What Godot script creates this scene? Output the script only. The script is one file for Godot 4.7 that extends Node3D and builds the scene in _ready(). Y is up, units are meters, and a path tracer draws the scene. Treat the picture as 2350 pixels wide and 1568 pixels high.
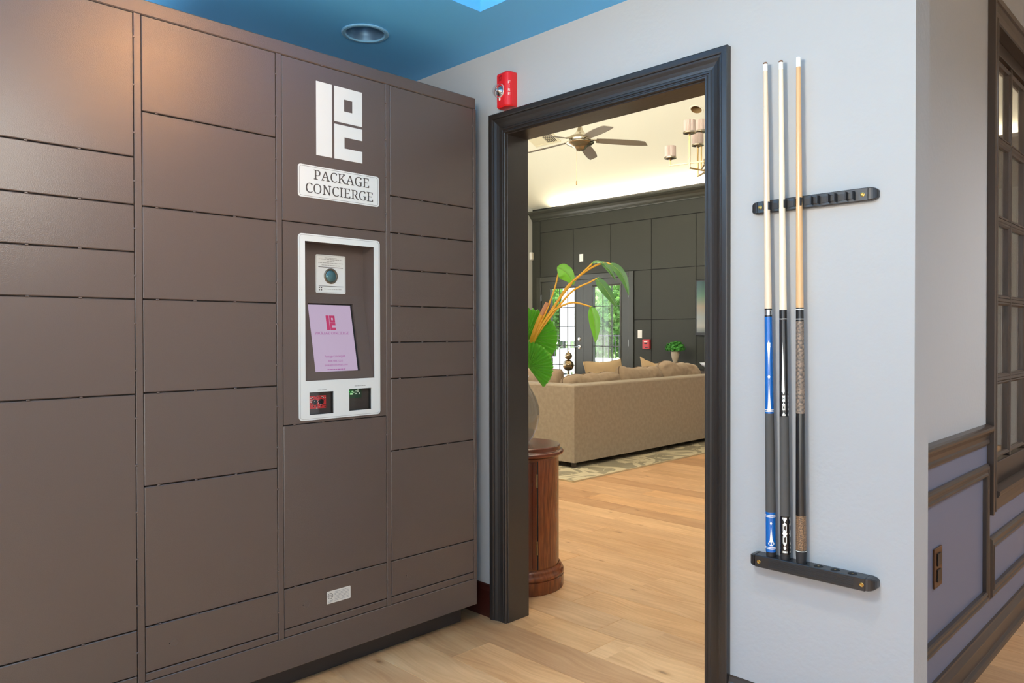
extends Node3D

# ---------------------------------------------------------------- mesh collector
class G:
	var v := PackedVector3Array()
	var n := PackedVector3Array()
	var uv := PackedVector2Array()

	func tri(a: Vector3, b: Vector3, c: Vector3, ua := Vector2.ZERO, ub := Vector2.ZERO, uc := Vector2.ZERO) -> void:
		var m := (b - a).cross(c - a).normalized()
		v.append(a); v.append(c); v.append(b)
		n.append(m); n.append(m); n.append(m)
		uv.append(ua); uv.append(uc); uv.append(ub)

	func quad(a: Vector3, b: Vector3, c: Vector3, d: Vector3, u0 := Vector2(0, 1), u1 := Vector2(1, 1), u2 := Vector2(1, 0), u3 := Vector2(0, 0)) -> void:
		tri(a, b, c, u0, u1, u2)
		tri(a, c, d, u0, u2, u3)

	func trin(a: Vector3, b: Vector3, c: Vector3, na: Vector3, nb: Vector3, nc: Vector3, ua := Vector2.ZERO, ub := Vector2.ZERO, uc := Vector2.ZERO) -> void:
		v.append(a); v.append(c); v.append(b)
		n.append(na); n.append(nc); n.append(nb)
		uv.append(ua); uv.append(uc); uv.append(ub)

	# box with chamfered edges
	func box(lo: Vector3, hi: Vector3, ch := 0.0) -> void:
		var c := (lo + hi) * 0.5
		var h := (hi - lo).abs() * 0.5
		ch = minf(ch, minf(h.x, minf(h.y, h.z)) * 0.49)
		for axis in 3:
			var a1 := (axis + 1) % 3
			var a2 := (axis + 2) % 3
			for s in [-1.0, 1.0]:
				var p: Array[Vector3] = []
				for k in [[-1, -1], [1, -1], [1, 1], [-1, 1]]:
					var q := Vector3.ZERO
					q[axis] = s * h[axis]
					q[a1] = k[0] * (h[a1] - ch)
					q[a2] = k[1] * (h[a2] - ch)
					p.append(c + q)
				if s > 0: quad(p[0], p[1], p[2], p[3])
				else: quad(p[3], p[2], p[1], p[0])
		if ch <= 0.0: return
		for axis in 3:
			var a1 := (axis + 1) % 3
			var a2 := (axis + 2) % 3
			for s1 in [-1.0, 1.0]:
				for s2 in [-1.0, 1.0]:
					var e: Array[Vector3] = []
					for k in [[-1.0, 0], [1.0, 0], [1.0, 1], [-1.0, 1]]:
						var q := Vector3.ZERO
						q[axis] = k[0] * (h[axis] - ch)
						q[a1] = s1 * (h[a1] - (ch if k[1] == 1 else 0.0))
						q[a2] = s2 * (h[a2] - (0.0 if k[1] == 1 else ch))
						e.append(c + q)
					var out := Vector3.ZERO
					out[a1] = s1
					out[a2] = s2
					if (e[1] - e[0]).cross(e[2] - e[0]).dot(out) > 0: quad(e[0], e[1], e[2], e[3])
					else: quad(e[3], e[2], e[1], e[0])
		for sx in [-1.0, 1.0]:
			for sy in [-1.0, 1.0]:
				for sz in [-1.0, 1.0]:
					var s := Vector3(sx, sy, sz)
					var pa := c + s * Vector3(h.x, h.y - ch, h.z - ch)
					var pb := c + s * Vector3(h.x - ch, h.y, h.z - ch)
					var pc := c + s * Vector3(h.x - ch, h.y - ch, h.z)
					if (pb - pa).cross(pc - pa).dot(s) > 0: tri(pa, pb, pc)
					else: tri(pa, pc, pb)

	# profile (radius, height) turned round the y axis through o, mapped by basis b
	func lathe(o: Vector3, prof: Array, seg := 32, smooth := false, b := Basis.IDENTITY) -> void:
		var m := prof.size()
		var pn: Array[Vector2] = []
		for i in m:
			var t := Vector2.ZERO
			if i > 0: t += (prof[i] - prof[i - 1]).normalized()
			if i < m - 1: t += (prof[i + 1] - prof[i]).normalized()
			pn.append(Vector2(t.y, -t.x).normalized())
		for i in m - 1:
			var p: Vector2 = prof[i]
			var q: Vector2 = prof[i + 1]
			var fn := Vector2(q.y - p.y, p.x - q.x).normalized()
			var n0: Vector2 = pn[i] if smooth else fn
			var n1: Vector2 = pn[i + 1] if smooth else fn
			for k in seg:
				var a0 := TAU * k / seg
				var a1 := TAU * (k + 1) / seg
				var d0 := Vector3(cos(a0), 0, -sin(a0))
				var d1 := Vector3(cos(a1), 0, -sin(a1))
				var y := Vector3.UP
				var A := o + b * (d0 * p.x + y * p.y)
				var B := o + b * (d1 * p.x + y * p.y)
				var C := o + b * (d1 * q.x + y * q.y)
				var D := o + b * (d0 * q.x + y * q.y)
				var nA := b * (d0 * n0.x + y * n0.y)
				var nB := b * (d1 * n0.x + y * n0.y)
				var nC := b * (d1 * n1.x + y * n1.y)
				var nD := b * (d0 * n1.x + y * n1.y)
				var u0 := Vector2(float(k) / seg, float(i) / (m - 1))
				var u1 := Vector2(float(k + 1) / seg, float(i) / (m - 1))
				var u2 := Vector2(float(k + 1) / seg, float(i + 1) / (m - 1))
				var u3 := Vector2(float(k) / seg, float(i + 1) / (m - 1))
				if p.x > 1e-6: trin(A, B, C, nA, nB, nC, u0, u1, u2)
				if q.x > 1e-6: trin(A, C, D, nA, nC, nD, u0, u2, u3)

	func tube(pts: Array, radii: Array, seg := 10, caps := true) -> void:
		var rings := []
		var dirs := []
		var x := Vector3.ZERO
		for i in pts.size():
			var t: Vector3 = (pts[mini(i + 1, pts.size() - 1)] - pts[maxi(i - 1, 0)]).normalized()
			if x == Vector3.ZERO:
				x = t.cross(Vector3.UP if absf(t.y) < 0.9 else Vector3.RIGHT).normalized()
			x = (x - t * x.dot(t)).normalized()
			var y := t.cross(x)
			var ring: Array[Vector3] = []
			var dd: Array[Vector3] = []
			for k in seg:
				var a := TAU * k / seg
				var q := x * cos(a) + y * sin(a)
				dd.append(q)
				ring.append(pts[i] + q * float(radii[mini(i, radii.size() - 1)]))
			rings.append(ring)
			dirs.append(dd)
		for i in pts.size() - 1:
			for k in seg:
				var l := (k + 1) % seg
				trin(rings[i][k], rings[i][l], rings[i + 1][l], dirs[i][k], dirs[i][l], dirs[i + 1][l])
				trin(rings[i][k], rings[i + 1][l], rings[i + 1][k], dirs[i][k], dirs[i + 1][l], dirs[i + 1][k])
		if caps:
			for k in seg:
				var l := (k + 1) % seg
				tri(pts[0], rings[0][l], rings[0][k])
				var e := pts.size() - 1
				tri(pts[e], rings[e][k], rings[e][l])

	# profile (out, side) carried along a path in a plane of normal up, mitred; only = one segment
	func sweep(prof: Array, path: Array, up: Vector3, closed := false, only := -1, smooth := false) -> void:
		var m := path.size()
		var fr := []
		for i in m:
			var has_in := closed or i > 0
			var has_out := closed or i < m - 1
			var s1 := Vector3.ZERO
			var s2 := Vector3.ZERO
			if has_in: s1 = up.cross((path[i] - path[(i - 1 + m) % m]).normalized())
			if has_out: s2 = up.cross((path[(i + 1) % m] - path[i]).normalized())
			if not has_in: s1 = s2
			if not has_out: s2 = s1
			var s := (s1 + s2) / (1.0 + s1.dot(s2))
			var ring: Array[Vector3] = []
			for p in prof: ring.append(path[i] + up * p.x + s * p.y)
			fr.append(ring)
		var last := m if closed else m - 1
		for i in last:
			if only >= 0 and i != only: continue
			var a: Array = fr[i]
			var b: Array = fr[(i + 1) % m]
			for k in prof.size() - 1:
				quad(a[k], b[k], b[k + 1], a[k + 1])
			if not closed or only >= 0:
				var flat := PackedVector2Array()
				for p in prof: flat.append(p)
				var tr := Geometry2D.triangulate_polygon(flat)
				var want: Vector3 = (path[i] - path[(i + 1) % m]).normalized()
				for k in range(0, tr.size(), 3):
					var q := [tr[k], tr[k + 1], tr[k + 2]]
					if (a[q[1]] - a[q[0]]).cross(a[q[2]] - a[q[0]]).dot(want) < 0.0: q = [tr[k], tr[k + 2], tr[k + 1]]
					tri(a[q[0]], a[q[1]], a[q[2]])
					tri(b[q[0]], b[q[2]], b[q[1]])

	# smooth sheet from points[i][j]
	func sheet(p: Array, flip := false) -> void:
		var r := p.size()
		var c: int = p[0].size()
		var nn := []
		for i in r:
			var row := []
			for j in c:
				var du: Vector3 = p[mini(i + 1, r - 1)][j] - p[maxi(i - 1, 0)][j]
				var dv: Vector3 = p[i][mini(j + 1, c - 1)] - p[i][maxi(j - 1, 0)]
				var m := du.cross(dv).normalized()
				row.append(-m if flip else m)
			nn.append(row)
		for i in r - 1:
			for j in c - 1:
				var u0 := Vector2(float(j) / (c - 1), float(i) / (r - 1))
				var u1 := Vector2(float(j) / (c - 1), float(i + 1) / (r - 1))
				var u2 := Vector2(float(j + 1) / (c - 1), float(i + 1) / (r - 1))
				var u3 := Vector2(float(j + 1) / (c - 1), float(i) / (r - 1))
				if not flip:
					trin(p[i][j], p[i + 1][j], p[i + 1][j + 1], nn[i][j], nn[i + 1][j], nn[i + 1][j + 1], u0, u1, u2)
					trin(p[i][j], p[i + 1][j + 1], p[i][j + 1], nn[i][j], nn[i + 1][j + 1], nn[i][j + 1], u0, u2, u3)
				else:
					trin(p[i][j], p[i + 1][j + 1], p[i + 1][j], nn[i][j], nn[i + 1][j + 1], nn[i + 1][j], u0, u2, u1)
					trin(p[i][j], p[i][j + 1], p[i + 1][j + 1], nn[i][j], nn[i][j + 1], nn[i + 1][j + 1], u0, u3, u2)

	# flat plate in local xy (front at z1, back at z0) with rectangular holes and round outer corners
	func plate(r: Rect2, z0: float, z1: float, holes: Array, rad := 0.0, t := Transform3D()) -> void:
		var xs := [r.position.x, r.end.x]
		var ys := [r.position.y, r.end.y]
		if rad > 0.0:
			xs += [r.position.x + rad, r.end.x - rad]
			ys += [r.position.y + rad, r.end.y - rad]
		for h in holes:
			xs += [h.position.x, h.end.x]
			ys += [h.position.y, h.end.y]
		xs.sort(); ys.sort()
		for i in xs.size() - 1:
			for j in ys.size() - 1:
				var x0: float = xs[i]
				var x1: float = xs[i + 1]
				var y0: float = ys[j]
				var y1: float = ys[j + 1]
				if x1 - x0 < 1e-7 or y1 - y0 < 1e-7: continue
				var c := Vector2((x0 + x1) / 2, (y0 + y1) / 2)
				var skip := false
				for h in holes:
					if h.has_point(c): skip = true
				if skip: continue
				var ex := -1 if c.x < r.position.x + rad else (1 if c.x > r.end.x - rad else 0)
				var ey := -1 if c.y < r.position.y + rad else (1 if c.y > r.end.y - rad else 0)
				if rad > 0.0 and ex != 0 and ey != 0:
					var o := Vector2(x1 if ex < 0 else x0, y1 if ey < 0 else y0)
					for k in 6:
						var a := PI / 2 * k / 6
						var b := PI / 2 * (k + 1) / 6
						var p := o + Vector2(ex * cos(a), ey * sin(a)) * rad
						var q := o + Vector2(ex * cos(b), ey * sin(b)) * rad
						if ex * ey < 0:
							var w := p
							p = q
							q = w
						tri(t * Vector3(o.x, o.y, z1), t * Vector3(p.x, p.y, z1), t * Vector3(q.x, q.y, z1))
						quad(t * Vector3(p.x, p.y, z0), t * Vector3(q.x, q.y, z0), t * Vector3(q.x, q.y, z1), t * Vector3(p.x, p.y, z1))
					continue
				quad(t * Vector3(x0, y0, z1), t * Vector3(x1, y0, z1), t * Vector3(x1, y1, z1), t * Vector3(x0, y1, z1))
				quad(t * Vector3(x1, y0, z0), t * Vector3(x0, y0, z0), t * Vector3(x0, y1, z0), t * Vector3(x1, y1, z0))
				quad(t * Vector3(x0, y0, z0), t * Vector3(x1, y0, z0), t * Vector3(x1, y0, z1), t * Vector3(x0, y0, z1))
				quad(t * Vector3(x1, y1, z0), t * Vector3(x0, y1, z0), t * Vector3(x0, y1, z1), t * Vector3(x1, y1, z1))
				quad(t * Vector3(x0, y1, z0), t * Vector3(x0, y0, z0), t * Vector3(x0, y0, z1), t * Vector3(x0, y1, z1))
				quad(t * Vector3(x1, y0, z0), t * Vector3(x1, y1, z0), t * Vector3(x1, y1, z1), t * Vector3(x1, y0, z1))

	# plate in local xy with one round hole at c; front at z1
	func plate_round(r: Rect2, z0: float, z1: float, c: Vector2, rad: float, t := Transform3D()) -> void:
		var s := rad * 1.6
		var sq := Rect2(c - Vector2(s, s), Vector2(s, s) * 2)
		plate(r, z0, z1, [sq], 0.0, t)
		var m := 48
		for k in m:
			var a0 := TAU * k / m
			var a1 := TAU * (k + 1) / m
			var e0 := Vector2(cos(a0), sin(a0))
			var e1 := Vector2(cos(a1), sin(a1))
			var i0 := c + e0 * rad
			var i1 := c + e1 * rad
			var o0 := c + e0 * (s / maxf(absf(e0.x), absf(e0.y)))
			var o1 := c + e1 * (s / maxf(absf(e1.x), absf(e1.y)))
			for z in [z1, z0]:
				if z == z1: quad(t * Vector3(i0.x, i0.y, z), t * Vector3(o0.x, o0.y, z), t * Vector3(o1.x, o1.y, z), t * Vector3(i1.x, i1.y, z))
				else: quad(t * Vector3(i1.x, i1.y, z), t * Vector3(o1.x, o1.y, z), t * Vector3(o0.x, o0.y, z), t * Vector3(i0.x, i0.y, z))
			quad(t * Vector3(i0.x, i0.y, z0), t * Vector3(i0.x, i0.y, z1), t * Vector3(i1.x, i1.y, z1), t * Vector3(i1.x, i1.y, z0))

	func mesh() -> ArrayMesh:
		var a := []
		a.resize(Mesh.ARRAY_MAX)
		a[Mesh.ARRAY_VERTEX] = v
		a[Mesh.ARRAY_NORMAL] = n
		a[Mesh.ARRAY_TEX_UV] = uv
		var am := ArrayMesh.new()
		am.add_surface_from_arrays(Mesh.PRIMITIVE_TRIANGLES, a)
		return am

# ---------------------------------------------------------------- naming helpers
var taken := {}
var M := {}
var rng := RandomNumberGenerator.new()
var serif: SystemFont
var sans: SystemFont

func numbered(called: String) -> String:
	if not taken.has(called):
		taken[called] = 0
		return called
	taken[called] += 1
	return "%s_%03d" % [called, taken[called]]

func tag(o: Node3D, label: String, category := "", group := "", kind := "") -> Node3D:
	if label: o.set_meta("label", label)
	if category: o.set_meta("category", category)
	if group: o.set_meta("group", group)
	if kind: o.set_meta("kind", kind)
	return o

func thing(called: String, label: String, category: String, at := Vector3.ZERO, group := "", kind := "") -> Node3D:
	var o := Node3D.new()
	o.name = numbered(called)
	add_child(o)
	o.position = at
	return tag(o, label, category, group, kind)

func obj(called: String, g: G, m: Material, parent: Node3D = null) -> MeshInstance3D:
	return raw(called, g.mesh(), m, parent)

func raw(called: String, mesh: Mesh, m: Material, parent: Node3D = null) -> MeshInstance3D:
	var o := MeshInstance3D.new()
	o.mesh = mesh
	o.material_override = m
	if parent == null:
		o.name = numbered(called)
		add_child(o)
	else:
		o.name = called
		parent.add_child(o, true)
	return o

func struct(called: String, g: G, m: Material, label: String, category: String) -> MeshInstance3D:
	var o := obj(called, g, m)
	tag(o, label, category, "", "structure")
	return o

func bx(x0: float, x1: float, y0: float, y1: float, z0: float, z1: float, ch := 0.0, g: G = null) -> G:
	if g == null: g = G.new()
	g.box(Vector3(x0, y0, z0), Vector3(x1, y1, z1), ch)
	return g

func V(x: float, y: float, z: float) -> Vector3:
	return Vector3(x, y, z)

func c8(r: float, g: float, b: float) -> Color:
	return Color(r / 255.0, g / 255.0, b / 255.0)

func mat(called: String, col: Color, rough := 0.6, metal := 0.0, spec := 0.5) -> StandardMaterial3D:
	var m := StandardMaterial3D.new()
	m.resource_name = called
	m.albedo_color = col
	m.roughness = rough
	m.metallic = metal
	m.metallic_specular = spec
	M[called] = m
	return m

func noise_tex(freq: float, size := 512, normal := false, ramp: Gradient = null, octaves := 4, bump := 4.0, sd := 1) -> NoiseTexture2D:
	var f := FastNoiseLite.new()
	f.seed = sd
	f.noise_type = FastNoiseLite.TYPE_SIMPLEX_SMOOTH
	f.frequency = freq
	f.fractal_octaves = octaves
	var t := NoiseTexture2D.new()
	t.width = size
	t.height = size
	t.seamless = true
	t.noise = f
	t.as_normal_map = normal
	t.bump_strength = bump
	if ramp: t.color_ramp = ramp
	return t

func ramp(cols: Array) -> Gradient:
	var g := Gradient.new()
	var off := PackedFloat32Array()
	var cc := PackedColorArray()
	for c in cols:
		off.append(c[0])
		cc.append(c[1])
	g.offsets = off
	g.colors = cc
	return g

func text(called: String, s: String, font: Font, center: Vector3, w: float, h: float, b: Basis, m: Material, parent: Node3D, deep := 0.0008) -> MeshInstance3D:
	var t := TextMesh.new()
	t.text = s
	t.font = font
	t.font_size = 48
	t.pixel_size = 0.01
	t.depth = 0.05
	t.curve_step = 1.5
	var o := raw(called, t, m, parent)
	var bb := t.get_aabb()
	var k := Vector3(w / bb.size.x, h / bb.size.y, deep / bb.size.z)
	o.basis = b * Basis.from_scale(k)
	o.position = center - o.basis * (bb.position + bb.size * 0.5)
	return o

# ---------------------------------------------------------------- start
func _ready() -> void:
	rng.seed = 7
	# camera
	var cam := Camera3D.new()
	cam.name = "camera"
	cam.fov = 48.8985
	cam.near = 0.02
	cam.far = 200.0
	cam.basis = Basis.from_euler(Vector3(deg_to_rad(-0.6089), deg_to_rad(44.789), deg_to_rad(-0.1201)))
	cam.position = V(2.2886, 1.2063, 2.1986)
	add_child(cam)
	cam.current = true
	# sky and exposure
	var env := Environment.new()
	env.background_mode = Environment.BG_SKY
	var sm := ProceduralSkyMaterial.new()
	sm.sky_top_color = c8(180, 203, 236)
	sm.sky_horizon_color = c8(232, 238, 245)
	sm.ground_horizon_color = c8(215, 216, 212)
	sm.ground_bottom_color = c8(190, 188, 180)
	sm.sky_energy_multiplier = 1.7
	sm.ground_energy_multiplier = 2.6
	var sky := Sky.new()
	sky.sky_material = sm
	env.sky = sky
	env.tonemap_mode = Environment.TONE_MAPPER_LINEAR
	env.tonemap_exposure = 1.0
	env.sdfgi_enabled = true
	env.ssao_enabled = true
	env.ssil_enabled = true
	var we := WorldEnvironment.new()
	we.name = "environment"
	we.environment = env
	add_child(we)
	# sun, over the far side of the building: it lights the patio only
	var sun := DirectionalLight3D.new()
	sun.name = "sun"
	sun.light_energy = 4.5
	sun.light_color = c8(255, 246, 230)
	sun.shadow_enabled = true
	sun.light_angular_distance = 0.6
	sun.sky_mode = DirectionalLight3D.SKY_MODE_LIGHT_ONLY
	add_child(sun)
	sun.look_at_from_position(V(-10, 12, -16), V(-8, 0, -11))
	serif = SystemFont.new()
	serif.font_names = PackedStringArray(["Droid Serif"])
	sans = SystemFont.new()
	sans.font_names = PackedStringArray(["Droid Sans"])
	materials()
	front_room()
	doorway()
	right_side()
	lounge_shell()
	lamps()
	lockers()
	floor_planks()
	alarm()
	cue_rack()
	cues()
	drum_table()
	plants()
	sofa()
	lounge_things()
	patio()

# ---------------------------------------------------------------- materials
func tri_map(m: StandardMaterial3D, size: float, world := false) -> void:
	m.uv1_triplanar = true
	m.uv1_world_triplanar = world
	m.uv1_scale = Vector3.ONE / size

func wood_image(base: Color, dark: Color, w: int, h: int, sd: int, knots: int) -> ImageTexture:
	var f := FastNoiseLite.new()
	f.seed = sd
	f.noise_type = FastNoiseLite.TYPE_SIMPLEX_SMOOTH
	f.frequency = 1.0
	f.fractal_octaves = 2
	var r := RandomNumberGenerator.new()
	r.seed = sd
	var kn := []
	for i in knots: kn.append([r.randf() * w, r.randf() * h, r.randf_range(2.0, 5.0)])
	var data := PackedByteArray()
	data.resize(w * h * 3)
	var at := 0
	for y in h:
		for x in w:
			var bend := f.get_noise_2d(x * 0.004, y * 0.012) * 14.0
			var g1 := f.get_noise_2d(x * 0.003 + 40.0, (y + bend) * 0.13)
			var g2 := f.get_noise_2d(x * 0.012 + 90.0, (y + bend) * 0.42)
			var cloud := f.get_noise_2d(x * 0.005 + 200.0, y * 0.02)
			var t := 0.36 + 0.30 * g1 + 0.20 * g2 + 0.34 * cloud
			for k in kn:
				var dx: float = (x - k[0]) / (k[2] * 2.8)
				var dy: float = (y - k[1]) / k[2]
				var d := dx * dx + dy * dy
				if d < 9.0: t += 1.15 * exp(-d * 1.1)
			t = clampf(t, 0.0, 1.6)
			var c := base.lerp(dark, minf(t, 1.0))
			if t > 1.0: c = c.lerp(Color(0.18, 0.12, 0.08), (t - 1.0) * 0.9)
			data[at] = int(clampf(c.r, 0, 1) * 255)
			data[at + 1] = int(clampf(c.g, 0, 1) * 255)
			data[at + 2] = int(clampf(c.b, 0, 1) * 255)
			at += 3
	return ImageTexture.create_from_image(Image.create_from_data(w, h, false, Image.FORMAT_RGB8, data))

func rug_image() -> ImageTexture:
	var f := FastNoiseLite.new()
	f.seed = 21
	f.frequency = 1.0
	f.fractal_octaves = 1
	f.noise_type = FastNoiseLite.TYPE_SIMPLEX_SMOOTH
	var w := 768
	var data := PackedByteArray()
	data.resize(w * w * 3)
	var at := 0
	var a := c8(206, 190, 158)
	var b := c8(148, 137, 115)
	for y in w:
		for x in w:
			var p := Vector2(x, y) / w * 9.0
			var q := p + Vector2(f.get_noise_2d(p.x * 0.5, p.y * 0.5), f.get_noise_2d(p.x * 0.5 + 31.0, p.y * 0.5)) * 1.6
			var s := f.get_noise_2d(q.x * 1.1, q.y * 0.45 + 7.0)
			var vein := absf(f.get_noise_2d(q.x * 0.8 + 60.0, q.y * 0.8))
			var t := smoothstep(0.12, 0.2, s) * (1.0 - smoothstep(0.0, 0.05, 0.07 - vein))
			t = maxf(t, 0.9 * (1.0 - smoothstep(0.035, 0.06, absf(f.get_noise_2d(q.x * 0.55, q.y * 0.55 + 99.0)))))
			var c := a.lerp(b, t)
			var fib := 0.94 + 0.06 * f.get_noise_2d(x * 0.9, y * 0.9)
			data[at] = int(c.r * fib * 255)
			data[at + 1] = int(c.g * fib * 255)
			data[at + 2] = int(c.b * fib * 255)
			at += 3
	return ImageTexture.create_from_image(Image.create_from_data(w, w, false, Image.FORMAT_RGB8, data))

func materials() -> void:
	var m := mat("wall_paint", c8(180, 182, 184), 0.75, 0.0, 0.35)
	m.normal_enabled = true
	m.normal_texture = noise_tex(0.05, 256, true, null, 3, 3.0, 3)
	m.normal_scale = 0.12
	tri_map(m, 0.3, true)
	mat("blue_paint", c8(98, 186, 250), 0.5, 0.0, 0.4)
	mat("white_paint", c8(226, 224, 218), 0.7)
	mat("cream_paint", c8(228, 226, 206), 0.8)
	mat("pale_wall", c8(190, 190, 180), 0.8)
	mat("slate_paint", c8(108, 114, 136), 0.42, 0.0, 0.5)
	m = mat("black_wood", c8(43, 38, 35), 0.32, 0.0, 0.58)
	m.normal_enabled = true
	m.normal_texture = noise_tex(0.03, 256, true, null, 3, 2.0, 5)
	m.normal_scale = 0.1
	tri_map(m, 0.2, true)
	mat("brown_wood", c8(68, 57, 50), 0.3, 0.0, 0.5)
	mat("red_wood", c8(62, 26, 20), 0.3, 0.0, 0.5)
	m = mat("green_grey", c8(51, 52, 46), 0.5, 0.0, 0.36)
	mat("green_grey_trim", c8(57, 58, 51), 0.36, 0.0, 0.5)
	# powder coated steel
	m = mat("powder_coat", c8(86, 74, 69), 0.29, 0.0, 0.55)
	m.normal_enabled = true
	m.normal_texture = noise_tex(0.12, 512, true, null, 3, 5.0, 11)
	m.normal_scale = 0.1
	tri_map(m, 0.24, true)
	mat("powder_dark", c8(58, 50, 46), 0.55)
	mat("label_white", c8(204, 208, 207), 0.45)
	mat("print_grey", c8(70, 66, 64), 0.6)
	mat("print_pale", c8(150, 152, 150), 0.6)
	mat("rim_grey", c8(140, 142, 142), 0.5)
	mat("dark_plastic", c8(24, 24, 26), 0.35)
	mat("black_plastic", c8(34, 34, 37), 0.3, 0.0, 0.6)
	mat("dark_hole", c8(10, 9, 9), 0.8)
	m = mat("screen_glow", c8(60, 50, 60), 0.15)
	m.emission_enabled = true
	m.emission = c8(218, 196, 224)
	m.emission_energy_multiplier = 0.62
	mat("screen_print", c8(190, 60, 110), 0.5)
	m = mat("screen_logo", c8(150, 30, 70), 0.4)
	m.emission_enabled = true
	m.emission = c8(176, 70, 112)
	m.emission_energy_multiplier = 0.35
	m = mat("screen_text", c8(120, 60, 110), 0.5)
	m.emission_enabled = true
	m.emission = c8(170, 90, 150)
	m.emission_energy_multiplier = 0.4
	m = mat("led_green", c8(20, 200, 60), 0.3)
	m.emission_enabled = true
	m.emission = c8(30, 255, 80)
	m.emission_energy_multiplier = 1.6
	m = mat("led_red", c8(150, 34, 34), 0.35)
	m.emission_enabled = true
	m.emission = c8(255, 50, 50)
	m.emission_energy_multiplier = 0.2
	mat("board_green", c8(24, 60, 40), 0.5)
	mat("chip_white", c8(215, 220, 210), 0.5)
	mat("chrome", c8(205, 205, 205), 0.12, 1.0)
	mat("nickel", c8(176, 166, 148), 0.22, 1.0)
	mat("brushed_brass", c8(190, 160, 110), 0.3, 1.0)
	mat("brass", c8(200, 165, 95), 0.25, 1.0)
	mat("mirror_ball", c8(170, 150, 120), 0.06, 1.0)
	m = mat("clear_lens", Color(0.05, 0.05, 0.05, 0.04), 0.04)
	m.transparency = BaseMaterial3D.TRANSPARENCY_ALPHA
	m = mat("pane_glass", Color(0.05, 0.06, 0.06, 0.05), 0.02)
	m.transparency = BaseMaterial3D.TRANSPARENCY_ALPHA
	m = mat("vase_glass", Color(0.36, 0.40, 0.41, 0.42), 0.03)
	m.transparency = BaseMaterial3D.TRANSPARENCY_ALPHA
	mat("alarm_red", c8(222, 28, 32), 0.28, 0.0, 0.6)
	mat("alarm_white", c8(238, 236, 230), 0.4)
	mat("pull_red", c8(190, 60, 66), 0.4)
	# cue materials
	mat("maple_pale", c8(236, 214, 186), 0.25, 0.0, 0.6)
	mat("maple_cream", c8(244, 232, 206), 0.25, 0.0, 0.6)
	mat("maple_tan", c8(226, 180, 128), 0.25, 0.0, 0.6)
	mat("ivory", c8(248, 246, 238), 0.3)
	mat("cue_leather", c8(120, 84, 62), 0.8)
	mat("cue_blue", c8(18, 104, 190), 0.2, 0.0, 0.6)
	mat("cue_black", c8(26, 25, 27), 0.2, 0.0, 0.6)
	mat("cue_wrap", c8(84, 82, 80), 0.8)
	mat("rubber", c8(38, 38, 40), 0.6)
	m = mat("cue_mottled", Color.WHITE, 0.35)
	m.albedo_texture = noise_tex(0.03, 256, false, ramp([[0.25, c8(84, 78, 74)], [0.5, c8(128, 112, 98)], [0.75, c8(164, 140, 120)]]), 5, 4.0, 31)
	tri_map(m, 0.08)
	m = mat("cue_bronze", Color.WHITE, 0.3)
	m.albedo_texture = noise_tex(0.04, 256, false, ramp([[0.25, c8(82, 66, 54)], [0.5, c8(128, 100, 76)], [0.75, c8(168, 132, 98)]]), 5, 4.0, 33)
	tri_map(m, 0.05)
	# furniture
	m = mat("mahogany", Color.WHITE, 0.22, 0.0, 0.55)
	m.albedo_texture = noise_tex(0.012, 512, false, ramp([[0.2, c8(92, 44, 21)], [0.5, c8(114, 56, 27)], [0.8, c8(132, 68, 33)]]), 5, 4.0, 41)
	m.uv1_triplanar = true
	m.uv1_scale = Vector3(9.0, 1.0, 9.0)
	mat("mahogany_dark", c8(96, 40, 20), 0.22, 0.0, 0.55)
	m = mat("suede", Color.WHITE, 0.95, 0.0, 0.2)
	m.albedo_texture = noise_tex(0.02, 512, false, ramp([[0.2, c8(147, 132, 115)], [0.5, c8(152, 137, 119)], [0.8, c8(157, 142, 124)]]), 5, 4.0, 51)
	tri_map(m, 0.5)
	m.rim_enabled = true
	m.rim = 0.25
	m = mat("suede_cushion", Color.WHITE, 0.95, 0.0, 0.2)
	m.albedo_texture = noise_tex(0.015, 512, false, ramp([[0.2, c8(150, 128, 106)], [0.5, c8(156, 134, 111)], [0.8, c8(162, 140, 117)]]), 5, 4.0, 52)
	tri_map(m, 0.5)
	m.rim_enabled = true
	m.rim = 0.25
	mat("linen", c8(196, 168, 132), 0.95, 0.0, 0.2)
	mat("piping", c8(112, 90, 70), 0.9)
	m = mat("rug", Color.WHITE, 1.0, 0.0, 0.1)
	m.albedo_texture = rug_image()
	m.uv1_triplanar = true
	m.uv1_scale = Vector3.ONE / 2.4
	mat("rug_edge", c8(190, 172, 138), 1.0)
	mat("frond_green", c8(104, 178, 62), 0.4)
	M.frond_green.backlight_enabled = true
	M.frond_green.backlight = Color(0.3, 0.5, 0.1)
	mat("frond_light", c8(120, 176, 60), 0.45)
	mat("leaf_green", c8(104, 172, 40), 0.42)
	M.leaf_green.backlight_enabled = true
	M.leaf_green.backlight = Color(0.35, 0.5, 0.1)
	mat("leaf_dark", c8(88, 132, 64), 0.36)
	mat("leaf_vein", c8(150, 180, 90), 0.5)
	mat("stem_orange", c8(240, 176, 48), 0.4)
	mat("stem_pink", c8(206, 140, 96), 0.5)
	mat("urn_stone", c8(176, 160, 138), 0.5)
	mat("herb_green", c8(52, 128, 34), 0.6)
	m = mat("ribbed_shade", c8(196, 176, 164), 0.35)
	m.backlight_enabled = true
	m.backlight = Color(0.5, 0.45, 0.4)
	mat("fan_blade", c8(140, 132, 116), 0.4)
	mat("vent_white", c8(216, 208, 176), 0.6)
	mat("can_tan", c8(170, 140, 96), 0.35, 0.4)
	mat("plate_white", c8(236, 232, 222), 0.4)
	mat("bowl_white", c8(232, 234, 240), 0.2)
	# outdoors
	mat("paving", c8(206, 200, 190), 0.9)
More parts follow.
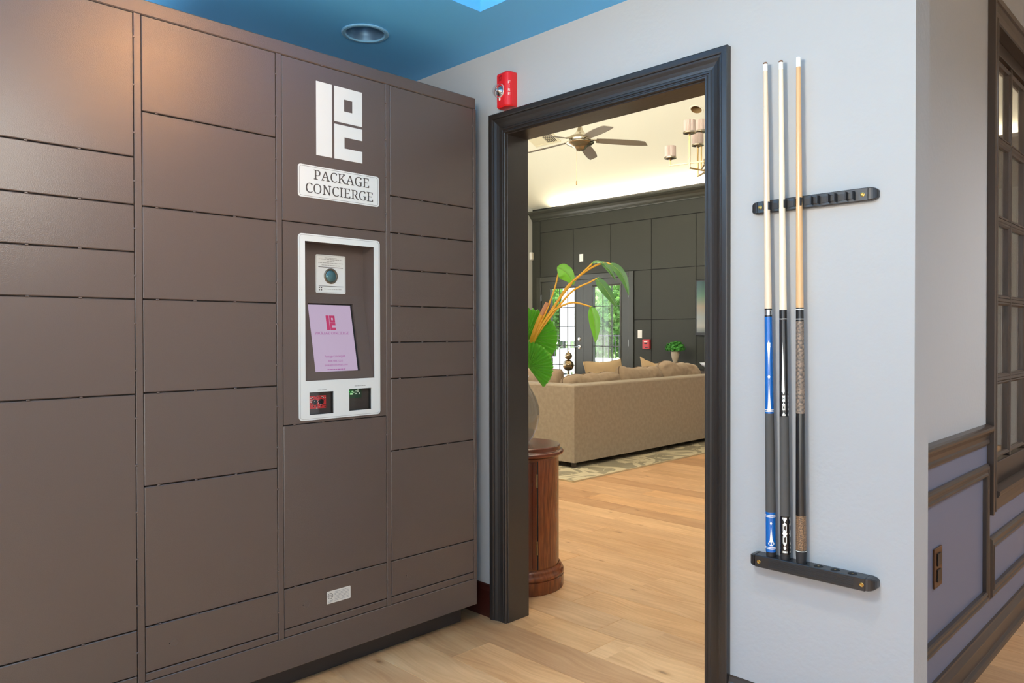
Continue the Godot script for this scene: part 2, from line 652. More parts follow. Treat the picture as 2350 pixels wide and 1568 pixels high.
	mat("lawn", c8(110, 140, 76), 1.0)
	mat("white_metal", c8(238, 238, 236), 0.5)
	mat("white_canvas", c8(240, 240, 238), 0.9)
	mat("fence_metal", c8(70, 74, 72), 0.5)
	mat("bark", c8(110, 92, 74), 0.9)
	m = mat("foliage", c8(112, 156, 78), 0.8)
	m.backlight_enabled = true
	m.backlight = Color(0.4, 0.6, 0.2)
	m = mat("foliage_pale", c8(176, 196, 136), 0.8)
	m.backlight_enabled = true
	m.backlight = Color(0.45, 0.6, 0.25)
	# floor boards in five tones
	var oak := wood_image(c8(224, 184, 141), c8(188, 144, 103), 1024, 384, 3, 9)
	var tones := [c8(255, 252, 248), c8(242, 236, 232), c8(232, 224, 216), c8(250, 240, 228), c8(220, 208, 200)]
	for i in 5:
		m = mat("oak_%d" % i, tones[i], 0.38, 0.0, 0.45)
		m.albedo_texture = oak

# ---------------------------------------------------------------- room shell
func window_wall(called: String, along_x: bool, at0: float, at1: float, lo: float, hi: float, top: float, holes: Array, m: Material, label: String) -> void:
	# a wall between at0 and at1 in its thickness, running lo..hi, with holes given as Rect2(start, bottom, width, height)
	var t := Transform3D()
	if along_x: t = Transform3D(Basis(V(1, 0, 0), V(0, 1, 0), V(0, 0, 1)), Vector3.ZERO)
	else: t = Transform3D(Basis(V(0, 0, -1), V(0, 1, 0), V(1, 0, 0)), Vector3.ZERO)
	var g := G.new()
	var r := Rect2(lo, 0, hi - lo, top)
	var hh := holes
	if not along_x:
		r = Rect2(-hi, 0, hi - lo, top)
		hh = []
		for h in holes: hh.append(Rect2(-h.end.x, h.position.y, h.size.x, h.size.y))
	g.plate(r, at0, at1, hh, 0.0, t)
	struct(called, g, m, label, "wall")

func front_room() -> void:
	# wall behind the lockers
	window_wall("wall_left", false, -0.74, -0.62, 0.0, 4.92, 2.9, [], M.wall_paint, "grey wall behind the parcel locker bank")
	# wall with the doorway
	window_wall("wall_front", true, -0.12, 0.0, -6.57, 1.6333, 3.4, [Rect2(0.068, 0.0, 0.947, 2.044)], M.wall_paint, "pale grey wall holding the doorway and the pool cues")
	# walls out of sight, with windows that let the daylight in
	window_wall("wall_back", true, 4.8, 4.92, -0.74, 5.32, 2.9, [Rect2(0.6, 0.12, 1.9, 2.2), Rect2(2.75, 0.12, 1.9, 2.2)], M.wall_paint, "grey wall behind the viewer with two tall glazed openings")
	window_wall("wall_far_right", false, 5.2, 5.32, -7.22, 4.92, 2.9, [Rect2(2.3, 0.5, 1.6, 1.85)], M.white_paint, "outer wall on the right with tall windows")
	window_wall("wall_hall_end", true, -7.34, -7.22, 1.45, 5.32, 2.9, [], M.white_paint, "white wall at the end of the passage")
	# blue ceiling: a lower ring round a raised tray
	var g := G.new()
	var down := Transform3D(Basis(V(1, 0, 0), V(0, 0, 1), V(0, -1, 0)), V(0, 2.3925, 0))
	g.plate_round(Rect2(-0.62, 0.0, 0.868, 4.8), -0.012, 0.0, Vector2(-0.217, 0.493), 0.078, down)
	g.plate(Rect2(0.248, 0.0, 4.952, 0.305), -0.012, 0.0, [], 0.0, down)
	g.plate(Rect2(0.248, 4.3, 4.952, 0.5), -0.012, 0.0, [], 0.0, down)
	g.plate(Rect2(4.7, 0.305, 0.5, 3.995), -0.012, 0.0, [], 0.0, down)
	bx(0.236, 0.248, 2.4045, 2.75, 0.293, 4.312, 0, g)
	bx(0.248, 4.7, 2.4045, 2.75, 0.293, 0.305, 0, g)
	bx(0.248, 4.7, 2.4045, 2.75, 4.3, 4.312, 0, g)
	bx(4.7, 4.712, 2.4045, 2.75, 0.293, 4.312, 0, g)
	bx(-0.74, 5.32, 2.75, 2.9, 0.0, 4.92, 0, g)
	struct("ceiling", g, M.blue_paint, "blue tray ceiling above the parcel lockers", "ceiling")
	g = bx(1.6333, 5.2, 2.3925, 2.75, -0.012, 0.0)
	bx(1.57, 5.32, 2.75, 2.9, -7.34, 0.0, 0, g)
	struct("ceiling_passage", g, M.white_paint, "white ceiling of the passage on the right", "ceiling")
	# recessed can light in the blue ring
	var t := thing("recessed_downlight", "round recessed downlight in blue ceiling above the lockers", "ceiling light", V(-0.217, 2.3925, 0.493))
	g = G.new()
	g.lathe(Vector3.ZERO, [Vector2(0.074, -0.001), Vector2(0.078, -0.006), Vector2(0.088, -0.006), Vector2(0.092, -0.003), Vector2(0.092, 0.0)], 48)
	obj("trim_ring", g, M.blue_trim if M.has("blue_trim") else mat("blue_trim", c8(120, 176, 216), 0.3), t)
	g = G.new()
	g.lathe(Vector3.ZERO, [Vector2(0.0, 0.155), Vector2(0.05, 0.155), Vector2(0.058, 0.11), Vector2(0.072, 0.02), Vector2(0.074, -0.001)], 48)
	obj("reflector", g, mat("satin_reflector", c8(150, 190, 220), 0.28, 0.85), t)
	g = G.new()
	g.lathe(Vector3.ZERO, [Vector2(0.0, 0.105), Vector2(0.03, 0.108), Vector2(0.046, 0.125), Vector2(0.05, 0.15)], 32, true)
	obj("bulb", g, mat("frosted_bulb", c8(160, 190, 210), 0.3), t)
	# baseboards on the doorway wall
	var prof := [Vector2(0, 0), Vector2(0.014, 0), Vector2(0.014, 0.112), Vector2(0.011, 0.118), Vector2(0.008, 0.124), Vector2(0.006, 0.132), Vector2(0, 0.136)]
	g = G.new()
	g.sweep(prof, [V(-0.62, 0, 0), V(-0.0078, 0, 0)], V(0, 0, 1))
	struct("baseboard_left", g, M.red_wood, "scuffed dark red baseboard between lockers and doorway", "baseboard")
	g = G.new()
	prof = [Vector2(0, 0), Vector2(0.014, 0), Vector2(0.014, 0.088), Vector2(0.011, 0.092), Vector2(0.009, 0.098), Vector2(0.006, 0.105), Vector2(0, 0.109)]
	g.sweep(prof, [V(1.0915, 0, 0), V(1.6333, 0, 0)], V(0, 0, 1))
	struct("baseboard_front", g, M.brown_wood, "dark brown baseboard under the pool cues", "baseboard")

func doorway() -> void:
	var t := thing("door_1", "black moulded casing of the open doorway to the lounge", "doorway", Vector3.ZERO, "", "structure")
	var prof := [Vector2(0, 0), Vector2(0.010, 0), Vector2(0.0135, 0.003), Vector2(0.0135, 0.008), Vector2(0.010, 0.011), Vector2(0.010, 0.014), Vector2(0.0135, 0.016), Vector2(0.0135, 0.022), Vector2(0.0105, 0.025),
		Vector2(0.0115, 0.034), Vector2(0.0145, 0.046), Vector2(0.0185, 0.056), Vector2(0.0195, 0.060), Vector2(0.0195, 0.063), Vector2(0.024, 0.065), Vector2(0.025, 0.069), Vector2(0.025, 0.083), Vector2(0.023, 0.0865), Vector2(0, 0.0865)]
	var path := [V(0.0792, 0, 0), V(0.0792, 2.0335, 0), V(1.0045, 2.0335, 0), V(1.0045, 0, 0)]
	for i in 3:
		var g := G.new()
		g.sweep(prof, path, V(0, 0, 1), false, i)
		obj("casing", g, M.black_wood, t)
	# the same casing on the lounge side
	var back := [V(1.0045, 0, -0.12), V(1.0045, 2.0335, -0.12), V(0.0792, 2.0335, -0.12), V(0.0792, 0, -0.12)]
	for i in 3:
		var g := G.new()
		var flat := [Vector2(0, 0), Vector2(0.004, 0), Vector2(0.004, 0.08), Vector2(0, 0.08)]
		g.sweep(flat, back, V(0, 0, -1), false, i)
		obj("casing", g, M.black_wood, t)
	obj("jamb", bx(0.068, 0.083, 0.0, 2.044, -0.1225, 0.0015, 0.0012), M.black_wood, t)
	obj("jamb", bx(1.0, 1.015, 0.0, 2.044, -0.1225, 0.0015, 0.0012), M.black_wood, t)
	obj("head_jamb", bx(0.083, 1.0, 2.029, 2.044, -0.1225, 0.0015, 0.0012), M.black_wood, t)

func right_side() -> void:
	# wall that runs away to the right, with the inner window
	window_wall("wall_right", false, 1.45, 1.57, -7.22, -0.12, 5.0, [Rect2(-2.36, 0.58, 1.23, 1.81)], M.wall_paint, "grey wall of the passage above the slate wainscot")
	# slate panel below the rail
	var g := G.new()
	bx(1.57, 1.5735, 0.0, 0.8, -1.05, -0.12, 0, g)
	bx(1.57, 1.5735, 0.0, 0.56, -2.45, -1.05, 0, g)
	bx(1.57, 1.5735, 0.0, 0.8, -7.2, -2.45, 0, g)
	struct("trim_1", g, M.slate_paint, "slate blue wainscot below the chair rail", "wainscot")
	var N := V(1, 0, 0)
	var X := 1.5735
	g = G.new()
	var rail := [Vector2(0, 0), Vector2(0.010, 0), Vector2(0.013, 0.006), Vector2(0.013, 0.014), Vector2(0.009, 0.020), Vector2(0.013, 0.036), Vector2(0.022, 0.048), Vector2(0.028, 0.054), Vector2(0.030, 0.062), Vector2(0.027, 0.068), Vector2(0.018, 0.072), Vector2(0, 0.076)]
	g.sweep(rail, [V(1.57, 0.789, -0.12), V(1.57, 0.789, -1.04)], N)
	struct("trim_2", g, M.brown_wood, "dark brown chair rail left of the inner window", "chair rail")
	g = G.new()
	g.sweep(rail, [V(1.57, 0.789, -2.46), V(1.57, 0.789, -7.2)], N)
	struct("trim_3", g, M.brown_wood, "dark brown chair rail beyond the inner window", "chair rail")
	var pm := [Vector2(0, 0), Vector2(0.012, 0.0), Vector2(0.016, 0.005), Vector2(0.016, 0.010), Vector2(0.011, 0.014), Vector2(0.011, 0.022), Vector2(0.015, 0.026), Vector2(0.015, 0.034), Vector2(0.010, 0.038), Vector2(0.007, 0.043), Vector2(0, 0.043)]
	var rects := [[-0.2, -1.025, 0.207, 0.719, "tall panel moulding on wainscot below the chair rail"], [-1.053, -2.42, 0.204, 0.436, "low panel moulding on wainscot under the inner window"], [-2.5, -3.9, 0.207, 0.719, "panel moulding on wainscot beyond the inner window"]]
	for r in rects:
		var t := thing("trim_4" if r[0] == -0.2 else ("trim_5" if r[0] == -1.053 else "trim_6"), r[4], "panel moulding", Vector3.ZERO, "", "structure")
		var path := [V(X, r[2] + 0.043, r[0] - 0.043), V(X, r[2] + 0.043, r[1] + 0.043), V(X, r[3] - 0.043, r[1] + 0.043), V(X, r[3] - 0.043, r[0] - 0.043)]
		path.reverse()
		for i in 4:
			var q := G.new()
			q.sweep(pm, path, N, true, i)
			obj("moulding", q, M.brown_wood, t)
	# baseboard with cap and shoe
	g = G.new()
	var bb := [Vector2(0, 0), Vector2(0.030, 0), Vector2(0.030, 0.012), Vector2(0.026, 0.020), Vector2(0.016, 0.024), Vector2(0.015, 0.026), Vector2(0.015, 0.078), Vector2(0.020, 0.080), Vector2(0.021, 0.088), Vector2(0.016, 0.096), Vector2(0.010, 0.106), Vector2(0.008, 0.112), Vector2(0, 0.114)]
	g.sweep(bb, [V(X, 0, -0.12), V(X, 0, -7.2)], N)
	struct("baseboard_right", g, M.brown_wood, "dark brown baseboard along the slate wainscot", "baseboard")
	# inner window
	var w := thing("window_1", "dark wood inner window with small panes at the right edge", "window", Vector3.ZERO, "", "structure")
	var cas := [Vector2(0, 0), Vector2(0.014, 0), Vector2(0.018, 0.004), Vector2(0.018, 0.016), Vector2(0.014, 0.022), Vector2(0.015, 0.040), Vector2(0.020, 0.058), Vector2(0.020, 0.066), Vector2(0.025, 0.068), Vector2(0.025, 0.09), Vector2(0, 0.09)]
	var cp := [V(1.57, 0.525, -1.13), V(1.57, 2.375, -1.13), V(1.57, 2.375, -2.36), V(1.57, 0.525, -2.36)]
	# up the near side the outward side is +z, as the sweep wants for a path turned this way
	for i in 3:
		var q := G.new()
		q.sweep(cas, cp, N, false, i)
		obj("casing", q, M.brown_wood, w)
	g = G.new()
	g.sweep([Vector2(0, 0), Vector2(0.012, 0), Vector2(0.014, 0.02), Vector2(0.014, 0.045), Vector2(0.022, 0.052), Vector2(0.026, 0.06), Vector2(0.026, 0.072), Vector2(0.010, 0.078), Vector2(0, 0.08)], [V(1.57, 0.527, -1.13), V(1.57, 0.527, -2.36)], N)
	obj("sill", g, M.brown_wood, w)
	obj("jamb", bx(1.45, 1.5702, 0.58, 2.39, -1.145, -1.13), M.brown_wood, w)
	obj("jamb", bx(1.45, 1.5702, 0.58, 2.39, -2.36, -2.345), M.brown_wood, w)
	obj("jamb", bx(1.45, 1.5702, 2.375, 2.39, -2.345, -1.145), M.brown_wood, w)
	obj("jamb", bx(1.45, 1.5702, 0.58, 0.595, -2.345, -1.145), M.brown_wood, w)
	var zs := [-1.28, -1.572, -1.864, -2.156]
	var ys := [0.69, 1.015, 1.340, 1.665, 1.99, 2.315]
	obj("stile", bx(1.505, 1.545, 0.595, 2.375, zs[0] + 0.008, -1.145, 0.002), M.brown_wood, w)
	obj("stile", bx(1.505, 1.545, 0.595, 2.375, -2.345, zs[3] - 0.008, 0.002), M.brown_wood, w)
	obj("rail", bx(1.505, 1.545, 0.595, ys[0] - 0.008, zs[3] - 0.008, zs[0] + 0.008, 0.002), M.brown_wood, w)
	obj("rail", bx(1.505, 1.545, ys[5] + 0.008, 2.375, zs[3] - 0.008, zs[0] + 0.008, 0.002), M.brown_wood, w)
	for z in [zs[1], zs[2]]:
		obj("muntin", bx(1.508, 1.542, ys[0] - 0.008, ys[5] + 0.008, z - 0.009, z + 0.009, 0.004), M.brown_wood, w)
	for k in range(1, 5):
		obj("muntin", bx(1.5087, 1.5413, ys[k] - 0.009, ys[k] + 0.009, zs[3] - 0.008, zs[0] + 0.008, 0.004), M.brown_wood, w)
	for i in 3:
		for k in 5:
			var p := obj("pane", bx(1.523, 1.526, ys[k] + 0.002, ys[k + 1] - 0.002, zs[i + 1] + 0.002, zs[i] - 0.002), M.pane_glass, w)
			# glazing bead round each pane
			var q := G.new()
			var bead := [Vector2(0, 0), Vector2(0.008, 0.0), Vector2(0.014, 0.006), Vector2(0.014, 0.012), Vector2(0, 0.012)]
			var a := 0.021
			q.sweep(bead, [V(1.526, ys[k + 1] - a, zs[i] - a), V(1.526, ys[k + 1] - a, zs[i + 1] + a), V(1.526, ys[k] + a, zs[i + 1] + a), V(1.526, ys[k] + a, zs[i] - a)], N, true)
			obj("glazing_bead", q, M.brown_wood, p)
	# bronze outlet on the wainscot
	var o := thing("wall_outlet", "bronze outlet plate on the slate wainscot panel", "outlet", V(X, 0.468, -0.42))
	obj("plate", bx(0.0, 0.006, -0.062, 0.062, -0.04, 0.04, 0.003), mat("bronze", c8(96, 66, 44), 0.35, 0.5), o)
	obj("socket", bx(0.006, 0.010, -0.045, -0.006, -0.018, 0.018, 0.002), M.dark_plastic, o)
	obj("socket", bx(0.006, 0.010, 0.006, 0.045, -0.018, 0.018, 0.002), M.dark_plastic, o)

func lounge_shell() -> void:
	window_wall("wall_far_left", false, -6.57, -6.45, -7.22, 0.0, 5.0, [Rect2(-2.7, 0.6, 1.4, 1.9), Rect2(-4.5, 0.6, 1.4, 1.9), Rect2(-6.3, 0.6, 1.4, 1.9)], M.pale_wall, "pale wall at the far left of the lounge")
	window_wall("wall_far", true, -7.22, -7.106, -6.57, 1.45, 3.3, [Rect2(-6.25, 0.0, 1.8, 2.062)], M.dark_hole, "backing of the dark panelled far wall of the lounge")
	var t := get_node("wall_far")
	t.set_meta("label", "dark green-grey panelled far wall of the lounge")
	# flat boards with open joints
	var xs := [-6.268, -5.543, -4.796, -4.049, -3.302, -2.555, -1.808, -1.061, -0.314, 0.433, 1.18, 1.45]
	var gap := 0.004
	obj("panel", bx(-6.449, xs[0] - gap, 0.0, 3.12, -7.106, -7.094, 0.002), M.green_grey, t)
	obj("panel", bx(xs[0] + gap, 1.45, 2.888 + gap, 3.12, -7.106, -7.098, 0.002), M.green_grey, t)
	for i in xs.size() - 1:
		obj("panel", bx(xs[i] + gap, xs[i + 1] - gap, 2.143 + gap, 2.888 - gap, -7.106, -7.098, 0.002), M.green_grey, t)
		for row in [[0.67, 1.407], [1.407, 2.143], [0.13, 0.67]]:
			var x0: float = maxf(xs[i], -4.36)
			if xs[i + 1] < -4.36: continue
			obj("panel", bx(x0 + gap, xs[i + 1] - gap, row[0] + gap, row[1] - gap, -7.106, -7.098, 0.002), M.green_grey, t)
	var g := G.new()
	var crown := [Vector2(0, 0), Vector2(0.016, 0), Vector2(0.020, 0.012), Vector2(0.016, 0.020), Vector2(0.024, 0.030), Vector2(0.03, 0.034), Vector2(0.036, 0.042), Vector2(0.05, 0.066), Vector2(0.08, 0.096), Vector2(0.11, 0.112), Vector2(0.122, 0.122), Vector2(0.132, 0.128), Vector2(0.132, 0.150), Vector2(0.112, 0.150), Vector2(0.10, 0.128), Vector2(0, 0.10)]
	g.sweep(crown, [V(-6.449, 3.095, -7.096), V(1.45, 3.095, -7.096)], V(0, 0, 1))
	struct("trim_7", g, M.green_grey_trim, "dark crown moulding with cove light on the far wall", "crown moulding")
	g = bx(-4.36, 1.45, 0.0, 0.13, -7.106, -7.088, 0.004)
	struct("baseboard_far", g, M.green_grey_trim, "dark baseboard of the far lounge wall", "baseboard")
	# vaulted ceiling
	var a := atan(0.466)
	g = G.new()
	var s := V(0, sin(a), cos(a))
	var up := Transform3D(Basis(V(1, 0, 0), s, V(0, -cos(a), sin(a))), V(0, 3.3, -7.1))
	g.plate_round(Rect2(-6.5, -0.14, 8.0, 3.988), -0.1, 0.0, Vector2(-2.53, 1.417), 0.068, up)
	var ridge := V(0, 3.3 + 0.466 * 3.4875, -3.6125)
	var dn := Transform3D(Basis(V(1, 0, 0), V(0, -sin(a), cos(a)), V(0, -cos(a), -sin(a))), ridge)
	g.plate(Rect2(-6.5, 0.0, 8.0, 3.95), -0.1, 0.0, [], 0.0, dn)
	struct("ceiling_far", g, M.cream_paint, "cream vaulted ceiling of the lounge", "ceiling")
	var tc := thing("ceiling_can_light", "unlit round can light in the cream vaulted ceiling", "ceiling light")
	tc.transform = up * Transform3D(Basis(V(1, 0, 0), V(0, 0, -1), V(0, 1, 0)), V(-2.53, 1.417, 0))
	g = G.new()
	g.lathe(Vector3.ZERO, [Vector2(0.066, -0.001), Vector2(0.07, -0.004), Vector2(0.086, -0.004), Vector2(0.088, 0.0)], 40)
	obj("trim_ring", g, M.cream_paint, tc)
	g = G.new()
	g.lathe(Vector3.ZERO, [Vector2(0.0, 0.13), Vector2(0.055, 0.13), Vector2(0.066, -0.001)], 40)
	obj("reflector", g, M.can_tan, tc)
	# air vent
	var tv := thing("ceiling_vent", "slatted rectangular air vent in the vaulted ceiling beside the fan", "vent")
	tv.transform = up * Transform3D(Basis.IDENTITY, V(-4.905, 1.545, 0))
	g = G.new()
	g.plate(Rect2(-0.235, -0.105, 0.47, 0.21), 0.0, 0.012, [Rect2(-0.205, -0.078, 0.41, 0.156)])
	obj("frame", g, M.vent_white, tv)
	obj("backing", bx(-0.205, 0.205, -0.078, 0.078, 0.0005, 0.002), M.print_grey, tv)
	for k in 15:
		var x := -0.196 + 0.028 * k
		var q := G.new()
		var lean := -0.0125 if k < 8 else 0.0105
		q.quad(V(x - lean, -0.078, 0.003), V(x + lean, -0.078, 0.011), V(x + lean, 0.078, 0.011), V(x - lean, 0.078, 0.003))
		q.quad(V(x - lean, 0.078, 0.0018), V(x + lean, 0.078, 0.0098), V(x + lean, -0.078, 0.0098), V(x - lean, -0.078, 0.0018))
		obj("slat", q, M.vent_white, tv)
	# pair of glazed doors
	var d := thing("door_2", "pair of dark glazed doors to the patio", "door", Vector3.ZERO, "", "structure")
	g = G.new()
	obj("casing", bx(-4.45, -4.36, 0.0, 2.143, -7.1, -7.08, 0.004), M.green_grey_trim, d)
	obj("casing", bx(-6.34, -6.25, 0.0, 2.143, -7.1, -7.08, 0.004), M.green_grey_trim, d)
	obj("casing", bx(-6.25, -4.45, 2.062, 2.143, -7.1, -7.08, 0.004), M.green_grey_trim, d)
	for side in [0, 1]:
		var x0: float = [-6.247, -5.347][side]
		var x1: float = [-5.353, -4.453][side]
		var gx0: float = [-6.035, -5.140][side]
		var gx1: float = [-5.517, -4.620][side]
		g = G.new()
		var r := Rect2(x0, 0.01, x1 - x0, 2.045)
		g.plate(r, -7.15, -7.104, [Rect2(gx0, 0.38, gx1 - gx0, 1.562)])
		var leaf := obj("leaf", g, M.green_grey_trim, d)
		var q := G.new()
		q.sweep([Vector2(0, 0), Vector2(0.012, 0), Vector2(0.016, 0.006), Vector2(0.006, 0.022), Vector2(0, 0.022)], [V(gx0, 1.942, -7.104), V(gx1, 1.942, -7.104), V(gx1, 0.38, -7.104), V(gx0, 0.38, -7.104)], V(0, 0, 1), true)
		obj("bead", q, M.green_grey_trim, leaf)
		var w := (gx1 - gx0) / 3
		for i in 3:
			for k in 5:
				obj("pane", bx(gx0 + w * i, gx0 + w * (i + 1), 0.38 + 0.3124 * k, 0.38 + 0.3124 * (k + 1), -7.13, -7.126), M.pane_glass, leaf)
		for i in [1, 2]:
			obj("muntin", bx(gx0 + w * i - 0.006, gx0 + w * i + 0.006, 0.38, 1.942, -7.134, -7.122), M.green_grey_trim, leaf)
		for k in range(1, 5):
			obj("muntin", bx(gx0, gx1, 0.38 + 0.3124 * k - 0.006, 0.38 + 0.3124 * k + 0.006, -7.134, -7.122), M.green_grey_trim, leaf)
		for y in [0.3, 1.06, 1.8]:
			var hx: float = x0 - 0.002 if side == 0 else x1 + 0.002
			var hg := G.new()
			hg.tube([V(hx, y - 0.05, -7.098), V(hx, y + 0.05, -7.098)], [0.011], 10)
			obj("hinge", hg, M.chrome, leaf)
	var lever := G.new()
	lever.lathe(V(-5.425, 0.99, -7.104), [Vector2(0.034, 0), Vector2(0.034, 0.006), Vector2(0.026, 0.012), Vector2(0.012, 0.014), Vector2(0.010, 0.05), Vector2(0, 0.052)], 24, false, Basis(V(1, 0, 0), V(0, 0, 1), V(0, -1, 0)))
	lever.tube([V(-5.425, 0.99, -7.056), V(-5.47, 0.99, -7.054), V(-5.53, 0.987, -7.06)], [0.009, 0.008, 0.006], 10)
	obj("lever_handle", lever, M.chrome, d)
	lever = G.new()
	lever.lathe(V(-5.425, 1.118, -7.104), [Vector2(0.032, 0), Vector2(0.032, 0.01), Vector2(0.024, 0.018), Vector2(0.010, 0.020), Vector2(0, 0.021)], 24, false, Basis(V(1, 0, 0), V(0, 0, 1), V(0, -1, 0)))
	obj("deadbolt", lever, M.chrome, d)

func lamps() -> void:
	# cove light behind the crown
	var t := thing("cove_light", "bright cove light strip behind the crown moulding", "cove light", V(-2.2, 3.2, -7.06))
	var m := mat("cove_lamp", c8(255, 240, 215), 0.5)
	m.emission_enabled = true
	m.emission = c8(255, 226, 182)
	m.emission_energy_multiplier = 3.0
	obj("diffuser", bx(-3.75, 3.55, 0.0, 0.014, -0.014, 0.014), m, t)
	var al := AreaLight3D.new()
	al.name = "cove_glow"
	al.area_size = Vector2(7.3, 0.03)
	al.light_energy = 6.5
	al.light_color = c8(255, 240, 216)
	al.area_range = 20.0
	al.shadow_enabled = true
	al.basis = Basis(V(1, 0, 0), deg_to_rad(90.0 - 0.0) ) * Basis(V(1, 0, 0), deg_to_rad(30.0))
	al.position = V(-0.1, 0.02, 0)
	t.add_child(al)
	var t2 := thing("cove_light", "cove light strip high on the lounge side of the doorway wall", "cove light", V(-2.2, 3.1, -0.19))
	obj("diffuser", bx(-3.75, 3.55, 0.0, 0.014, -0.014, 0.014), m, t2)
	obj("shelf", bx(-4.2, 3.6, -0.03, 0.0, -0.06, 0.069), M.cream_paint, t2)
	var al2 := AreaLight3D.new()
	al2.name = "cove_glow"
	al2.area_size = Vector2(7.3, 0.03)
	al2.light_energy = 54.0
	al2.light_color = c8(255, 252, 246)
	al2.area_range = 20.0
	al2.shadow_enabled = true
	al2.basis = Basis(V(1, 0, 0), deg_to_rad(55.0))
	al2.position = V(-0.1, 0.03, 0)
	t2.add_child(al2)
	# warm downlights: four in the tray, three in the lounge, two in the passage
	var lm := mat("downlight_lamp", c8(255, 235, 205), 0.4)
	lm.emission_enabled = true
	lm.emission = c8(255, 240, 218)
	lm.emission_energy_multiplier = 6.0
	for x in [1.35, 2.6, 3.9]:
		for z in [1.05, 2.4, 3.6]:
			downlight(V(x, 2.75, z), 4.6, 31.0, 1.0, "lit downlight in blue tray, %s row from doorway wall, %s from lockers" % [{1.05: "first", 2.4: "second", 3.6: "third"}[z], {1.35: "nearest", 2.6: "second", 3.9: "farthest"}[x]], lm)
	globe_light(V(1.3, 2.75, 1.6), "lit white glass globe light hanging in the blue tray")
	wall_sconce(V(-0.62, 1.86, 2.7))
	gimbal_light(V(1.94, 2.75, 0.76), V(0.0, 2.03, 1.42))
	for s in [[V(3.2, 2.75, -1.6), 4.2, "downlight in the near half of the passage"], [V(3.2, 2.75, -4.2), 2.4, "downlight in the far half of the passage"]]:
		downlight(s[0], s[1], 75.0, 0.6, "lit round " + s[2], lm, c8(246, 249, 255))
	for s in [[V(-0.4, 4.18, -2.0), 3.0, "downlight in the vault nearest the doorway"], [V(-0.4, 4.18, -5.2), 3.2, "downlight in the vault by the right gable"], [V(-3.2, 4.18, -2.0), 3.2, "downlight in the vault above the left of the sofa"]]:
		downlight(s[0], s[1], 45.0, 1.0, "lit round " + s[2], lm)

func globe_light(at: Vector3, label: String) -> void:
	var t := thing("globe_light", label, "ceiling light", at)
	var g := G.new()
	g.lathe(Vector3.ZERO, [Vector2(0.0, -0.70), Vector2(0.008, -0.70), Vector2(0.008, -0.02), Vector2(0.06, -0.015), Vector2(0.065, 0.0)], 32)
	obj("canopy", g, M.nickel, t)
	var m := mat("globe_glass", c8(255, 250, 240), 0.3)
	m.emission_enabled = true
	m.emission = c8(255, 244, 228)
	m.emission_energy_multiplier = 2.5
	g = G.new()
	var prof := []
	for k in 21: prof.append(Vector2(sin(PI * k / 20.0) * 0.17, -0.82 - cos(PI * k / 20.0) * 0.17))
	g.lathe(Vector3.ZERO, prof, 40, true)
	obj("globe", g, m, t)
	var l := OmniLight3D.new()
	l.name = "lamp_light"
	l.light_energy = 1.5
	l.light_color = c8(255, 245, 230)
	l.light_size = 0.16
	l.omni_range = 20.0
	l.omni_attenuation = 2.0
	l.shadow_enabled = true
	l.position = V(0, -0.82, 0)
	t.add_child(l)

func wall_sconce(at: Vector3) -> void:
	var t := thing("wall_sconce", "lit bowl uplight sconce on the grey wall beyond the near end of the lockers", "wall light", at)
	var g := G.new()
	g.box(V(0, -0.05, -0.05), V(0.02, 0.07, 0.05), 0.004)
	obj("back_plate", g, M.nickel, t)
	g = G.new()
	g.lathe(V(0.14, -0.06, 0), [Vector2(0.0, 0.0), Vector2(0.06, 0.012), Vector2(0.10, 0.045), Vector2(0.118, 0.09), Vector2(0.112, 0.09), Vector2(0.094, 0.05), Vector2(0.055, 0.02), Vector2(0, 0.010)], 36, true)
	obj("bowl", g, M.white_paint, t)
	var m := mat("sconce_lamp", c8(250, 250, 250), 0.4)
	m.emission_enabled = true
	m.emission = c8(255, 251, 244)
	m.emission_energy_multiplier = 5.0
	g = G.new()
	g.lathe(V(0.14, -0.035, 0), [Vector2(0.05, 0.0), Vector2(0.045, 0.025), Vector2(0, 0.04)], 24, true)
	obj("lamp", g, m, t)
	var l := SpotLight3D.new()
	l.name = "lamp_light"
	l.light_energy = 5.5
	l.light_color = c8(255, 251, 244)
	l.light_size = 0.04
	l.spot_range = 20.0
	l.spot_attenuation = 2.0
	l.spot_angle = 85.0
	l.spot_angle_attenuation = 0.3
	l.shadow_enabled = true
	l.basis = Basis.looking_at(V(0, 1, 0), V(0, 0, 1))
	l.position = V(0.14, 0.055, 0)
	t.add_child(l)

